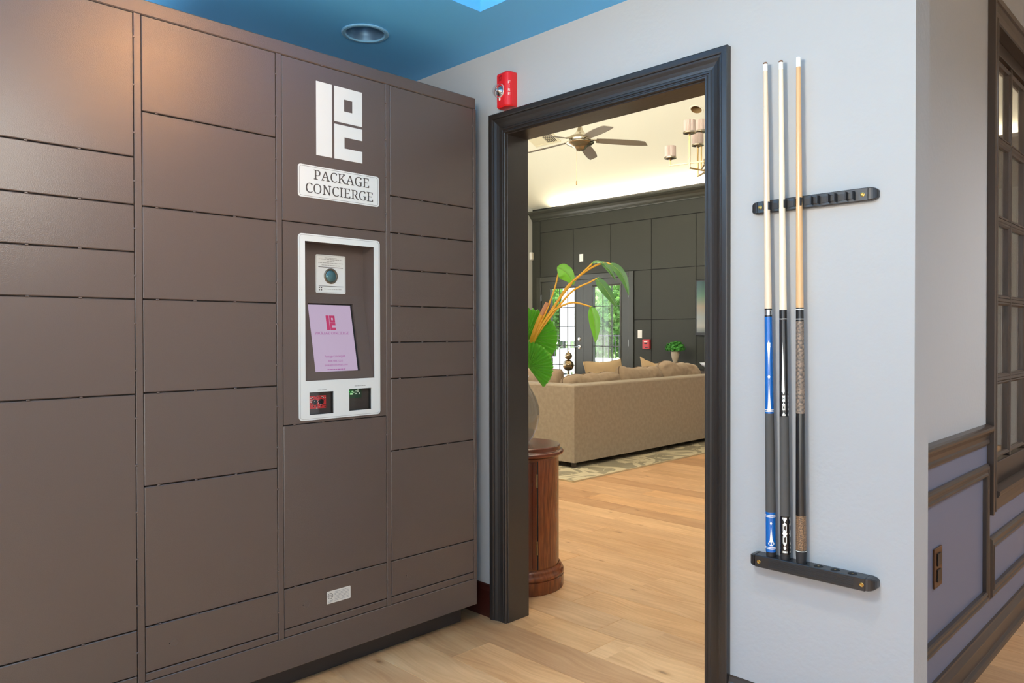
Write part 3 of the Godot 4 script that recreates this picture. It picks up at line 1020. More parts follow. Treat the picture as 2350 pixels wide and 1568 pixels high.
func gimbal_light(at: Vector3, aim: Vector3) -> void:
	var t := thing("gimbal_light", "lit warm gimbal spotlight in the tray aimed at the lockers", "ceiling light", at)
	var b := Basis.looking_at(aim - at, V(0, 1, 0))
	var g := G.new()
	g.lathe(Vector3.ZERO, [Vector2(0.07, -0.004), Vector2(0.074, -0.010), Vector2(0.095, -0.008), Vector2(0.10, 0.0)], 32)
	obj("trim_ring", g, M.white_paint, t)
	g = G.new()
	g.lathe(V(0, -0.045, 0), [Vector2(0, -0.06), Vector2(0.045, -0.055), Vector2(0.05, 0.0), Vector2(0.055, 0.02), Vector2(0.05, 0.02)], 32, false, b * Basis(V(1, 0, 0), V(0, 0, -1), V(0, 1, 0)))
	obj("lamp_head", g, M.white_paint, t)
	var m := mat("gimbal_lamp", c8(255, 220, 170), 0.4)
	m.emission_enabled = true
	m.emission = c8(255, 196, 130)
	m.emission_energy_multiplier = 5.0
	g = G.new()
	g.lathe(V(0, -0.045, 0), [Vector2(0.05, 0.015), Vector2(0, 0.015)], 32, false, b * Basis(V(1, 0, 0), V(0, 0, -1), V(0, 1, 0)))
	obj("lamp", g, m, t)
	var l := SpotLight3D.new()
	l.name = "lamp_light"
	l.light_energy = 1.9
	l.light_color = c8(255, 176, 100)
	l.light_size = 0.05
	l.spot_range = 20.0
	l.spot_attenuation = 2.0
	l.spot_angle = 25.0
	l.spot_angle_attenuation = 1.0
	l.shadow_enabled = true
	l.basis = b
	l.position = V(0, -0.045, 0) - b.z * 0.04
	t.add_child(l)

func downlight(at: Vector3, energy: float, cone: float, soft: float, label: String, lm: Material, tint := Color(1.0, 0.969, 0.925)) -> void:
	var t := thing("downlight", label, "ceiling light", at)
	var g := G.new()
	g.lathe(Vector3.ZERO, [Vector2(0.055, -0.004), Vector2(0.06, -0.010), Vector2(0.085, -0.008), Vector2(0.09, 0.0)], 32)
	obj("trim_ring", g, M.white_paint, t)
	g = G.new()
	g.lathe(Vector3.ZERO, [Vector2(0.0, -0.004), Vector2(0.055, -0.004)], 32)
	obj("lamp", g, lm, t)
	var l := SpotLight3D.new()
	l.name = "lamp_light"
	l.light_energy = energy
	l.light_color = tint
	l.light_size = 0.055
	l.spot_range = 20.0
	l.spot_attenuation = 2.0
	l.spot_angle = cone
	l.spot_angle_attenuation = soft
	l.shadow_enabled = true
	l.basis = Basis(V(1, 0, 0), V(0, 0, 1), V(0, -1, 0))
	l.basis = Basis.looking_at(V(0, -1, 0), V(0, 0, 1))
	l.position = V(0, -0.03, 0)
	t.add_child(l)

# ---------------------------------------------------------------- parcel lockers
# on the locker front the viewer's right is -z; L maps (right, up, out) to the room
func L(r: float, u: float, o: float) -> Vector3:
	return V(o, u, -r)

func front_basis() -> Basis:
	return Basis(V(0, 0, -1), V(0, 1, 0), V(1, 0, 0))

func lockers() -> void:
	var t := thing("parcel_locker", "wide taupe metal bank of parcel lockers with a touchscreen kiosk", "locker bank")
	var P: Material = M.powder_coat
	var FB := Transform3D(front_basis(), Vector3.ZERO)
	# carcass with a cavity behind the kiosk
	var g := bx(-0.6, -0.1, 0.0858, 2.1737, 0.1013, 1.862, 0.003)
	g.plate(Rect2(-1.862, 0.0858, 1.7607, 2.0879), -0.1, -0.0135, [Rect2(-0.9, 1.03, 0.303, 0.505)], 0.0, FB)
	obj("carcass", g, M.powder_dark, t)
	# face frame
	var st := [[0.1013, 0.1166], [0.5332, 0.5525], [0.9691, 0.9890], [1.4082, 1.4279], [1.8461, 1.862]]
	obj("fascia", bx(-0.0135, 0.0, 2.1285, 2.1737, 0.1013, 1.862, 0.004), P, t)
	obj("skirt", bx(-0.0135, 0.0, 0.0858, 0.1935, 0.1013, 1.862, 0.002), P, t)
	for s in st: obj("upright", bx(-0.0135, 0.0, 0.1935, 2.1285, s[0], s[1], 0.0012), P, t)
	# plinth set back under the skirt
	obj("plinth", bx(-0.58, -0.075, 0.0, 0.0858, 0.123, 1.84, 0.002), M.powder_dark, t)
	# doors
	var cols := [
		[1.4279, 1.8461, [0.1935, 0.2195, 0.352, 1.0335, 1.307, 1.4425, 1.578, 1.715, 2.1285]],
		[0.9890, 1.4082, [0.1935, 0.2195, 0.3545, 0.7635, 1.0355, 1.308, 1.577, 1.851, 2.1285]],
		[0.5525, 0.9691, [0.1935, 0.2225, 0.3575, 0.9025, 1.581, 2.1285]],
		[0.1166, 0.5332, [0.1935, 0.2230, 0.3565, 0.769, 1.0385, 1.1745, 1.310, 1.446, 1.583, 1.7195, 2.1285]]]
	var gap := 0.0016
	for ci in 4:
		var z0: float = cols[ci][0]
		var z1: float = cols[ci][1]
		var ys: Array = cols[ci][2]
		for k in ys.size() - 1:
			var y0: float = ys[k] + gap
			var y1: float = ys[k + 1] - gap
			if ci == 2 and k == 3:
				g = G.new()
				g.plate(Rect2(-z1 + gap, y0, z1 - z0 - 2 * gap, y1 - y0), -0.0135, 0.0, [Rect2(-0.889, 1.046, 0.281, 0.476), Rect2(-0.874, 0.9295, 0.096, 0.078), Rect2(-0.717, 0.9325, 0.0955, 0.0785)], 0.0, FB)
				kiosk(obj("kiosk_panel", g, P, t), t)
				continue
			var called := "filler_strip" if k == 0 else ("access_panel" if k == 1 else ("sign_panel" if ci == 2 and k == 4 else "locker_door"))
			var dg := bx(-0.0135, 0.0002 if k > 0 else -0.0008, y0, y1, z0 + gap, z1 - gap, 0.0021)
			var door := obj(called, dg, P, t)
			# small hem tabs on the right edge and along the lower seam
			if k > 0:
				var h := G.new()
				var m := maxi(1, int(round((y1 - y0) / 0.14)))
				for i in m: h.box(V(-0.004, y0 + (y1 - y0) * (i + 0.5) / m - 0.003, z0 - 0.004), V(0.0016, y0 + (y1 - y0) * (i + 0.5) / m + 0.003, z0 + 0.004), 0.001)
				for f in [0.1, 0.36, 0.66]: h.box(V(-0.004, y1 + gap - 0.0022, z1 - (z1 - z0) * f - 0.004), V(0.0010, y1 + gap + 0.0022, z1 - (z1 - z0) * f + 0.004), 0.0008)
				var ho := obj("hem_tabs", h, P, door)
				ho.set_meta("kind", "stuff")
			if k == 1 and ci > 0:
				var c := V(0, 0.2865, [1.9, 1.326, 0.886, 0.452][ci])
				var pg := G.new()
				var rb := Basis(V(0, 0, -1), V(1, 0, 0), V(0, 1, 0))
				pg.lathe(c, [Vector2(0.0112, 0), Vector2(0.0112, 0.0007), Vector2(0.0100, 0.0012), Vector2(0.0090, 0.0006), Vector2(0, 0.0006)], 28, false, Basis(V(0, 1, 0), V(1, 0, 0), V(0, 0, -1)))
				obj("knockout_ring", pg, P, door)
				pg = G.new()
				pg.lathe(c + V(0.0003, 0.001, 0.0135), [Vector2(0.0018, 0), Vector2(0, 0.0004)], 10, false, Basis(V(0, 1, 0), V(1, 0, 0), V(0, 0, -1)))
				obj("pin_hole", pg, M.dark_hole, door)
			if ci == 2 and k == 4: sign_panel(door)
			if ci == 2 and k == 1: rating_sticker(door)

func logo(parent: Node3D, o: Transform3D, m: Material) -> void:
	# block emblem in a box 0.186 wide, 0.253 high, from its lower left corner
	var bars := [["emblem_bar", Rect2(0, 0, 0.062, 0.253), []], ["emblem_square", Rect2(0.071, 0.13, 0.115, 0.123), [Rect2(0.111, 0.171, 0.034, 0.042)]],
		["emblem_bracket", Rect2(0.071, 0, 0.115, 0.121), [Rect2(0.112, 0.041, 0.0741, 0.039)]]]
	for b in bars:
		var g := G.new()
		g.plate(b[1], 0.0, 0.0007, b[2], 0.0, o)
		obj(b[0], g, m, parent)

func sign_panel(door: Node3D) -> void:
	var B := front_basis()
	logo(door, Transform3D(B, V(0.0003, 1.8185, 0.8415)), M.label_white)
	var g := G.new()
	g.plate(Rect2(-0.9115, 1.6695, 0.3265, 0.110), 0.0, 0.0022, [], 0.010, Transform3D(B, V(0.0002, 0, 0)))
	var p := obj("name_plate", g, M.label_white, door)
	outline(p, Rect2(-0.9065, 1.6745, 0.3165, 0.100), 0.008, 0.0009, 0.0026, M.print_grey, "name_plate_line")
	text("lettering", "PACKAGE", serif, L(-0.7405, 1.7505, 0.0029), 0.224, 0.0335, B, M.print_grey, door)
	text("lettering", "CONCIERGE", serif, L(-0.7475, 1.7025, 0.0029), 0.271, 0.0335, B, M.print_grey, door)

func outline(parent: Node3D, r: Rect2, rad: float, w: float, out: float, m: Material, called: String) -> void:
	var pts: Array = []
	for c in [[r.position.x + rad, r.position.y + rad, PI], [r.end.x - rad, r.position.y + rad, PI * 1.5], [r.end.x - rad, r.end.y - rad, 0.0], [r.position.x + rad, r.end.y - rad, PI * 0.5]]:
		for k in 6:
			var a: float = c[2] + PI / 2 * k / 5
			pts.append(V(out - 0.0004, c[1] + sin(a) * rad, -(c[0] + cos(a) * rad)))
	var g := G.new()
	pts.reverse()
	g.sweep([Vector2(0, -w / 2), Vector2(0.0005, -w / 2), Vector2(0.0005, w / 2), Vector2(0, w / 2)], pts, V(1, 0, 0), true)
	obj(called, g, m, parent)

func print_lines(parent: Node3D, o: Transform3D, rows: Array, m: Material, called: String, sd: int) -> void:
	# rows of small unreadable print: [x0, x1, y, height]
	var r := RandomNumberGenerator.new()
	r.seed = sd
	var g := G.new()
	for row in rows:
		var x: float = row[0]
		while x < row[1]:
			var w: float = minf(r.randf_range(1.2, 5.0) * row[3], row[1] - x)
			g.plate(Rect2(x, row[2] - row[3] / 2, w, row[3]), 0.0, 0.0003, [], 0.0, o)
			x += w + row[3] * 0.7
	var p := obj(called, g, m, parent)
	p.set_meta("kind", "stuff")

func rating_sticker(door: Node3D) -> void:
	var o := Transform3D(front_basis(), V(0.0003, 0, 0))
	var g := G.new()
	g.plate(Rect2(-0.8085, 0.2665, 0.096, 0.0435), 0.0, 0.0005, [], 0.003, o)
	var s := obj("rating_sticker", g, M.rim_grey if false else mat("sticker_silver", c8(206, 202, 194), 0.4), door)
	o.origin.x += 0.0005
	g = G.new()
	g.lathe(L(-0.7945, 0.2925, 0.0008), [Vector2(0.0105, 0), Vector2(0.0105, 0.0003), Vector2(0.0090, 0.0003), Vector2(0.0090, 0)], 32, false, Basis(V(0, 1, 0), V(1, 0, 0), V(0, 0, -1)))
	obj("emblem_ring", g, M.print_grey, door)
	text("lettering", "ETL", sans, L(-0.7945, 0.2925, 0.0009), 0.0135, 0.0085, front_basis(), M.print_grey, door, 0.0004)
	print_lines(door, o, [[-0.778, -0.718, 0.3035, 0.0018], [-0.778, -0.718, 0.2985, 0.0018], [-0.778, -0.718, 0.2935, 0.0018], [-0.778, -0.718, 0.2885, 0.0018], [-0.778, -0.718, 0.2835, 0.0018], [-0.778, -0.718, 0.2785, 0.0018], [-0.778, -0.72, 0.2735, 0.0018], [-0.805, -0.784, 0.2765, 0.0022], [-0.805, -0.786, 0.272, 0.0018]], M.print_pale, "small_print", 5)

func kiosk(panel: Node3D, t: Node3D) -> void:
	var B := front_basis()
	var FB := Transform3D(B, Vector3.ZERO)
	# bezel
	var g := G.new()
	g.plate(Rect2(-0.9125, 0.9125, 0.329, 0.6335), 0.0, 0.0035, [Rect2(-0.888, 1.0465, 0.28, 0.4745), Rect2(-0.8735, 0.93, 0.0945, 0.077), Rect2(-0.7165, 0.933, 0.0945, 0.0775)], 0.013, Transform3D(B, V(0.0002, 0, 0)))
	var bez := obj("kiosk_bezel", g, M.label_white, t)
	outline(bez, Rect2(-0.9075, 0.9175, 0.319, 0.6235), 0.009, 0.0012, 0.0038, M.rim_grey, "bezel_line")
	print_lines(bez, Transform3D(B, V(0.0037, 0, 0)), [[-0.842, -0.806, 1.0135, 0.0028], [-0.694, -0.648, 1.0205, 0.0028]], M.print_pale, "small_print", 9)
	# recess: upper back, sloping deck, sides, top
	var P: Material = M.powder_coat
	g = G.new()
	g.quad(L(-0.889, 1.344, -0.066), L(-0.609, 1.344, -0.066), L(-0.609, 1.522, -0.066), L(-0.889, 1.522, -0.066))
	g.quad(L(-0.889, 1.344, -0.066), L(-0.889, 1.522, -0.066), L(-0.889, 1.522, -0.0), L(-0.889, 1.344, 0.0))
	g.quad(L(-0.889, 1.344, -0.066), L(-0.889, 1.344, 0.0), L(-0.889, 1.046, 0.0), L(-0.889, 1.046, -0.003))
	g.quad(L(-0.609, 1.522, -0.066), L(-0.609, 1.344, -0.066), L(-0.609, 1.344, 0.0), L(-0.609, 1.522, 0.0))
	g.quad(L(-0.609, 1.344, 0.0), L(-0.609, 1.344, -0.066), L(-0.609, 1.046, -0.003), L(-0.609, 1.046, 0.0))
	g.quad(L(-0.889, 1.522, 0.0), L(-0.889, 1.522, -0.066), L(-0.609, 1.522, -0.066), L(-0.609, 1.522, 0.0))
	obj("recess", g, P, t)
	# sloping deck with a window for the screen: local x right, y up the slope, z out of it
	var dy := Vector3(-0.063, 0.298, 0).normalized()
	var dx := V(0, 0, -1)
	var dz := dx.cross(dy)
	var D := Transform3D(Basis(dx, dy, dz), V(-0.003, 1.046, 0.749))
	var len := Vector2(0.063, 0.298).length()
	g = G.new()
	g.plate(Rect2(-0.14, 0.0, 0.28, len), -0.010, 0.0, [Rect2(-0.0935, 0.029, 0.184, 0.2455)], 0.0, D)
	obj("screen_deck", g, P, t)
	g = bx(-0.0, 0.0, 0.0, 0.0, 0.0, 0.0)
	g = G.new()
	g.plate(Rect2(-0.0935, 0.029, 0.184, 0.2455), -0.016, -0.0085, [], 0.0, D)
	obj("screen_surround", g, M.dark_plastic, t)
	g = G.new()
	g.plate(Rect2(-0.0915, 0.031, 0.1735, 0.2395), -0.0085, -0.0065, [], 0.0, D)
	var scr := obj("screen", g, M.screen_glow, t)
	var sc := 0.19
	logo(scr, D * Transform3D(Basis.from_scale(V(0.036 / 0.186, 0.0525 / 0.253, 0.5)), V(-0.0245, 0.1795, -0.0064)), M.screen_logo)
	var so := D.basis
	text("lettering", "PACKAGE CONCIERGE", serif, D * V(-0.006, 0.168, -0.0062), 0.137, 0.0095, so, M.screen_text, scr, 0.0003)
	text("lettering", "Package Concierge®", sans, D * V(-0.0055, 0.0835, -0.0062), 0.082, 0.0095, so, M.screen_text, scr, 0.0003)
	text("lettering", "888.989.7225", sans, D * V(-0.0055, 0.0675, -0.0062), 0.058, 0.0072, so, M.screen_text, scr, 0.0003)
	text("lettering", "packageconcierge.com", sans, D * V(-0.0045, 0.0530, -0.0062), 0.092, 0.0088, so, M.screen_text, scr, 0.0003)
	print_lines(scr, D * Transform3D(Basis.IDENTITY, V(0, 0, -0.0063)), [[-0.042, 0.03, 0.0375, 0.0028]], M.screen_text, "small_print", 3)
	var lamp := AreaLight3D.new()
	lamp.name = "screen_light"
	lamp.area_size = Vector2(0.17, 0.23)
	lamp.light_energy = 0.012
	lamp.light_color = c8(225, 205, 240)
	lamp.area_range = 5.0
	lamp.shadow_enabled = true
	lamp.transform = D * Transform3D(Basis.IDENTITY, V(-0.005, 0.15, 0.001)) * Transform3D(Basis(V(1, 0, 0), V(0, -1, 0), V(0, 0, -1)), Vector3.ZERO)
	scr.add_child(lamp)
	# camera label on the back of the recess
	var o := Transform3D(B, V(-0.0658, 0, 0))
	g = G.new()
	g.plate(Rect2(-0.807, 1.351, 0.121, 0.136), 0.0, 0.0015, [], 0.005, o)
	var lab := obj("camera_label", g, M.label_white, t)
	outline(lab, Rect2(-0.8035, 1.3545, 0.114, 0.129), 0.003, 0.0008, -0.0658 + 0.0018, M.print_pale, "label_line")
	var oo := Transform3D(B, V(-0.0641, 0, 0))
	print_lines(lab, oo, [[-0.772, -0.722, 1.4765, 0.0022], [-0.795, -0.70, 1.4715, 0.0026], [-0.764, -0.732, 1.4645, 0.0024], [-0.797, -0.697, 1.4585, 0.0024], [-0.784, -0.708, 1.4505, 0.0024], [-0.775, -0.702, 1.366, 0.0022]], M.print_pale, "small_print", 17)
	for q in [[-0.797, 1.4425, 0.10, 0.0018], [-0.796, 1.3755, 0.10, 0.0016]]:
		var lg := G.new()
		lg.plate(Rect2(q[0], q[1], q[2], q[3]), 0, 0.0003, [], 0.0, oo)
		obj("label_rule", lg, M.print_grey, lab)
	var eg := G.new()
	for q in [[-0.795, 1.3685], [-0.7865, 1.3685], [-0.795, 1.3605], [-0.7865, 1.3605]]: eg.plate(Rect2(q[0], q[1], 0.004, 0.004), 0, 0.0003, [], 0.001, oo)
	obj("label_mark", eg, M.print_grey, lab).set_meta("kind", "stuff")
	var RB := Basis(V(0, 1, 0), V(1, 0, 0), V(0, 0, -1))
	g = G.new()
	g.lathe(L(-0.7475, 1.4125, -0.0645), [Vector2(0.0275, 0), Vector2(0.0275, 0.003), Vector2(0.0255, 0.0045), Vector2(0.0225, 0.0045), Vector2(0.0205, 0.002)], 40, false, RB)
	obj("lens_ring", g, mat("lens_metal", c8(120, 112, 100), 0.3, 0.8), lab)
	g = G.new()
	g.lathe(L(-0.7475, 1.4125, -0.0645), [Vector2(0.0215, 0.001), Vector2(0.017, 0.0042), Vector2(0.010, 0.0066), Vector2(0.004, 0.0074), Vector2(0, 0.0075)], 36, true, RB)
	obj("lens_dome", g, mat("lens_blue", c8(70, 110, 118), 0.06, 0.35, 0.9), lab)
	# scanner windows
	for k in 2:
		var r: Rect2 = [Rect2(-0.8735, 0.93, 0.0945, 0.077), Rect2(-0.7165, 0.933, 0.0945, 0.0775)][k]
		g = G.new()
		g.plate(r, -0.0735, -0.0725, [], 0.0, FB)
		for e in [[r.position.x, 0.0], [r.end.x, -0.001]]: g.plate(Rect2(e[0] - 0.0005 + e[1], r.position.y, 0.001, r.size.y), -0.0725, -0.001, [], 0.0, FB)
		for e in [r.position.y, r.end.y - 0.001]: g.plate(Rect2(r.position.x, e, r.size.x, 0.001), -0.0725, -0.001, [], 0.0, FB)
		var sw := obj("scanner_bay", g, M.dark_plastic, t)
		if k == 0:
			g = G.new()
			g.plate(Rect2(r.position.x + 0.001, r.position.y + 0.019, 0.072, 0.044), -0.014, -0.012, [], 0.0, FB)
			obj("scanner_board", g, M.led_red, sw)
			var rr := RandomNumberGenerator.new()
			rr.seed = 4
			var ch := G.new()
			var dk := G.new()
			for i in 46:
				var q := Vector2(r.position.x + 0.004 + rr.randf() * 0.064, r.position.y + 0.019 + rr.randf() * 0.042)
				(ch if i % 2 else dk).plate(Rect2(q, Vector2(rr.randf_range(0.0015, 0.005), rr.randf_range(0.0015, 0.004))), -0.012, -0.0105, [], 0.0, FB)
			obj("board_chips", ch, M.chip_white, sw).set_meta("kind", "stuff")
			obj("board_parts", dk, M.dark_plastic, sw).set_meta("kind", "stuff")
			for i in 2:
				g = G.new()
				g.lathe(L(r.position.x + 0.028 + 0.025 * i, r.position.y + 0.042, -0.012), [Vector2(0.0095, 0), Vector2(0.0095, 0.004), Vector2(0.007, 0.004), Vector2(0.005, 0.001), Vector2(0, 0.001)], 20, false, RB)
				obj("scanner_eye", g, M.dark_plastic, sw)
		else:
			g = G.new()
			g.plate(Rect2(r.position.x + 0.002, r.end.y - 0.034, 0.06, 0.031), -0.014, -0.012, [], 0.0, FB)
			obj("scanner_board", g, M.board_green, sw)
			g = G.new()
			for q in [[0.014, 0.022, 0.010, 0.006], [0.026, 0.016, 0.005, 0.004], [0.034, 0.021, 0.008, 0.004], [0.044, 0.014, 0.004, 0.010], [0.05, 0.022, 0.004, 0.006], [0.02, 0.012, 0.006, 0.003], [0.036, 0.011, 0.005, 0.003]]:
				g.plate(Rect2(r.position.x + q[0], r.end.y - q[1], q[2], q[3]), -0.012, -0.0105, [], 0.0, FB)
			obj("board_chips", g, M.chip_white, sw).set_meta("kind", "stuff")
			g = G.new()
			g.lathe(L(r.position.x + 0.007, r.end.y - 0.010, -0.012), [Vector2(0.003, 0), Vector2(0.0028, 0.003), Vector2(0, 0.004)], 12, true, RB)
			obj("indicator_lamp", g, M.led_green, sw)
			var ol := OmniLight3D.new()
			ol.name = "indicator_glow"
			ol.light_energy = 0.0006
			ol.light_color = c8(40, 255, 90)
			ol.light_size = 0.003
			ol.omni_range = 1.0
			ol.shadow_enabled = true
			ol.position = L(r.position.x + 0.007, r.end.y - 0.010, -0.006)
			sw.add_child(ol)
		g = G.new()
		g.plate(r, -0.0012, -0.0006, [], 0.0, FB)
		obj("scanner_glass", g, M.clear_lens, sw)

# ---------------------------------------------------------------- floor
func floor_planks() -> void:
	var g := bx(-6.57, 5.32, -0.2, -0.006, -7.34, 4.92)
	var f := struct("floor", g, M.oak_1, "light oak plank floor running through the doorway", "floor")
	var r := RandomNumberGenerator.new()
	r.seed = 12
	var w := 0.19
	var z := 1.52
	var row := 0
	while z > -5.35:
		var x := -2.9 + r.randf_range(-1.4, 0.0)
		while x < 3.7:
			var l := r.randf_range(1.25, 2.15)
			var x0 := maxf(x, -2.9)
			var x1 := minf(x + l, 3.7)
			x += l
			if x1 - x0 < 0.02: continue
			plank(f, x0 + 0.0004, x1 - 0.0004, z - w + 0.0004, z - 0.0004, r)
		z -= w
		row += 1
	# the rest of the floor, out of sight, as wider joined fields at the same level
	g = G.new()
	for a in [[-6.45, -2.9, -7.1, 0.0], [-2.9, 3.7, -7.1, z], [3.7, 5.2, -7.2, 4.8], [-0.62, 3.7, 1.52, 4.8]]:
		g.quad(V(a[0], 0, a[3]), V(a[1], 0, a[3]), V(a[1], 0, a[2]), V(a[0], 0, a[2]), Vector2(a[0], a[3]) * V2(0.4, 0.95), Vector2(a[1], a[3]) * V2(0.4, 0.95), Vector2(a[1], a[2]) * V2(0.4, 0.95), Vector2(a[0], a[2]) * V2(0.4, 0.95))
	obj("plank_field", g, M.oak_0, f).set_meta("kind", "stuff")

func V2(a: float, b: float) -> Vector2:
	return Vector2(a, b)

func plank(f: Node3D, x0: float, x1: float, z0: float, z1: float, r: RandomNumberGenerator) -> void:
	var g := G.new()
	var b := 0.0012
	var lo := V(x0, -0.006, z0)
	var hi := V(x1, 0.0, z1)
	var u := Vector2(r.randf(), r.randf())
	var su := 0.42
	var sv := 0.95
	var p := func(x: float, zz: float) -> Vector2: return u + Vector2((x - x0) * su, (zz - z0) * sv)
	var a0 := V(x0 + b, 0, z1 - b)
	var a1 := V(x1 - b, 0, z1 - b)
	var a2 := V(x1 - b, 0, z0 + b)
	var a3 := V(x0 + b, 0, z0 + b)
	var d := -0.0014
	var e0 := V(x0, d, z1)
	var e1 := V(x1, d, z1)
	var e2 := V(x1, d, z0)
	var e3 := V(x0, d, z0)
	g.quad(a0, a1, a2, a3, p.call(a0.x, a0.z), p.call(a1.x, a1.z), p.call(a2.x, a2.z), p.call(a3.x, a3.z))
	for q in [[e0, e1, a1, a0], [e1, e2, a2, a1], [e2, e3, a3, a2], [e3, e0, a0, a3]]:
		g.quad(q[0], q[1], q[2], q[3], p.call(q[0].x, q[0].z), p.call(q[1].x, q[1].z), p.call(q[2].x, q[2].z), p.call(q[3].x, q[3].z))
		var q0: Vector3 = q[0] - V(0, 0.0046, 0)
		var q1: Vector3 = q[1] - V(0, 0.0046, 0)
		g.quad(q0, q1, q[1], q[0], u, u, u, u)
	obj("plank", g, M["oak_%d" % r.randi_range(0, 4)], f)

# ---------------------------------------------------------------- alarm, cue rack, cues
func alarm() -> void:
	var t := thing("fire_alarm", "red fire alarm horn strobe above the doorway corner", "fire alarm", V(0.0, 2.13, 0.0))
	# plan outline (x, z) from the left wall edge round the front to the right wall edge
	var plan: Array[Vector2] = [Vector2(0.062, 0.0), Vector2(0.062, 0.040), Vector2(0.066, 0.044), Vector2(0.108, 0.046)]
	for k in 7:
		var a := PI / 2 * (1.0 - k / 6.0)
		plan.append(Vector2(0.112 + 0.026 * cos(a), 0.024 + 0.026 * sin(a)))
	plan.append(Vector2(0.139, 0.0))
	var g := G.new()
	var H := 0.14
	var ch := 0.005
	var c := Vector2(0.1, 0.0)
	for k in plan.size() - 1:
		var a := plan[k]
		var b := plan[k + 1]
		g.quad(V(a.x, ch, a.y), V(b.x, ch, b.y), V(b.x, H - ch, b.y), V(a.x, H - ch, a.y))
		var a2 := a.lerp(c, 0.07)
		var b2 := b.lerp(c, 0.07)
		g.quad(V(a.x, H - ch, a.y), V(b.x, H - ch, b.y), V(b2.x, H, b2.y), V(a2.x, H, a2.y))
		g.quad(V(a2.x, 0, a2.y), V(b2.x, 0, b2.y), V(b.x, ch, b.y), V(a.x, ch, a.y))
		g.tri(V(c.x, H, c.y), V(a2.x, H, a2.y), V(b2.x, H, b2.y))
		g.tri(V(c.x, 0, c.y), V(b2.x, 0, b2.y), V(a2.x, 0, a2.y))
	obj("housing", g, M.alarm_red, t)
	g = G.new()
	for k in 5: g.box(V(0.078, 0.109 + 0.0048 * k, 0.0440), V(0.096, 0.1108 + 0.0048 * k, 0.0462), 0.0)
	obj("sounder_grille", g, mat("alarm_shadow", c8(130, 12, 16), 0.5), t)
	var RB := Basis(V(1, 0, 0), V(0, 0, 1), V(0, -1, 0))
	g = G.new()
	g.lathe(V(0.083, 0.068, 0.044), [Vector2(0.0285, 0), Vector2(0.0285, 0.004), Vector2(0.026, 0.007)], 36, false, RB)
	obj("lens_collar", g, mat("lens_collar", c8(210, 205, 205), 0.2, 0.3), t)
	g = G.new()
	g.lathe(V(0.083, 0.068, 0.044), [Vector2(0.027, 0.002), Vector2(0.0265, 0.012), Vector2(0.022, 0.022), Vector2(0.014, 0.029), Vector2(0.006, 0.032), Vector2(0, 0.0325)], 36, true, RB)
	obj("strobe_lens", g, M.clear_lens, t)
	g = G.new()
	g.lathe(V(0.083, 0.068, 0.045), [Vector2(0.021, 0.0), Vector2(0.015, 0.003), Vector2(0.008, 0.010), Vector2(0.006, 0.012), Vector2(0.006, 0.02), Vector2(0, 0.022)], 12, false, RB)
	obj("strobe_reflector", g, M.chrome, t)
	g = G.new()
	g.box(V(0.079, 0.030, 0.0445), V(0.087, 0.042, 0.0468), 0.001)
	obj("lens_tab", g, M.alarm_white, t)
	var yaw := deg_to_rad(52)
	var b := Basis(V(0, 1, 0), yaw)
	var at := Vector2(0.112 + 0.0264 * sin(yaw), 0.024 + 0.0264 * cos(yaw))
	var word := "FIRE"
	for k in 4:
		text("lettering", word[k], sans, V(at.x, 0.094 - 0.0155 * k, at.y), 0.004 if word[k] == "I" else 0.0095, 0.0105, b, M.alarm_white, t, 0.0012)

func cue_rack() -> void:
	# upper clip rail
	var t := thing("cue_clip_rail", "black wall rail with clips gripping the three pool cue shafts", "cue rack", V(1.1685, 1.592, 0.0))
	var g := G.new()
	var W := 0.3745
	rail_body(g, W, 0.0185, 0.020)
	obj("rail", g, M.black_plastic, t)
	for x in [0.0325, 0.3355]: screw(t, V(x, 0.0, 0.020))
	for k in 6:
		var x := 0.0585 + 0.049 * k
		g = G.new()
		for s in [-1.0, 1.0]:
			g.box(V(x + s * 0.0098 - 0.0018, -0.012, 0.018), V(x + s * 0.0098 + 0.0018, 0.012, 0.036), 0.0012)
			g.box(V(x + s * 0.0088 - 0.0014, -0.012, 0.033), V(x + s * 0.0088 + 0.0014, 0.012, 0.038), 0.0012)
		g.box(V(x - 0.009, -0.009, 0.018), V(x + 0.009, 0.009, 0.0225), 0.001)
		obj("clip", g, M.black_plastic, t)
		if k < 5:
			g = G.new()
			g.box(V(x + 0.0155, -0.010, 0.0195), V(x + 0.035, 0.008, 0.0212), 0.0006)
			obj("inset_tile", g, mat("tile_black", c8(44, 42, 44), 0.5) if not M.has("tile_black") else M.tile_black, t)
	# lower butt rest
	t = thing("cue_butt_rest", "black wall shelf with holes that the three pool cue butts stand in", "cue rack", V(1.172, 0.5085, 0.0))
	g = G.new()
	rail_body(g, W, 0.0185, 0.044)
	obj("rest", g, M.black_plastic, t)
	for x in [0.038, 0.341]: screw(t, V(x, -0.001, 0.044))
	g = G.new()
	for k in 5: g.box(V(0.07, -0.0125 + 0.0056 * k, 0.0438), V(0.318, -0.0098 + 0.0056 * k, 0.0455), 0.0009)
	obj("ribs", g, M.black_plastic, t)
	for k in 6:
		g = G.new()
		g.lathe(V(0.069 + 0.048 * k, 0.0186, 0.0245), [Vector2(0.013, 0.0), Vector2(0.0125, 0.0006), Vector2(0.0, 0.0004)], 24)
		obj("cup", g, M.dark_hole, t)
		if k > 2:
			g = G.new()
			g.lathe(V(0.069 + 0.048 * k, 0.019, 0.0245), [Vector2(0.003, 0.0), Vector2(0.003, 0.0006), Vector2(0, 0.001)], 12)
			obj("cup_pin", g, M.brass, t)

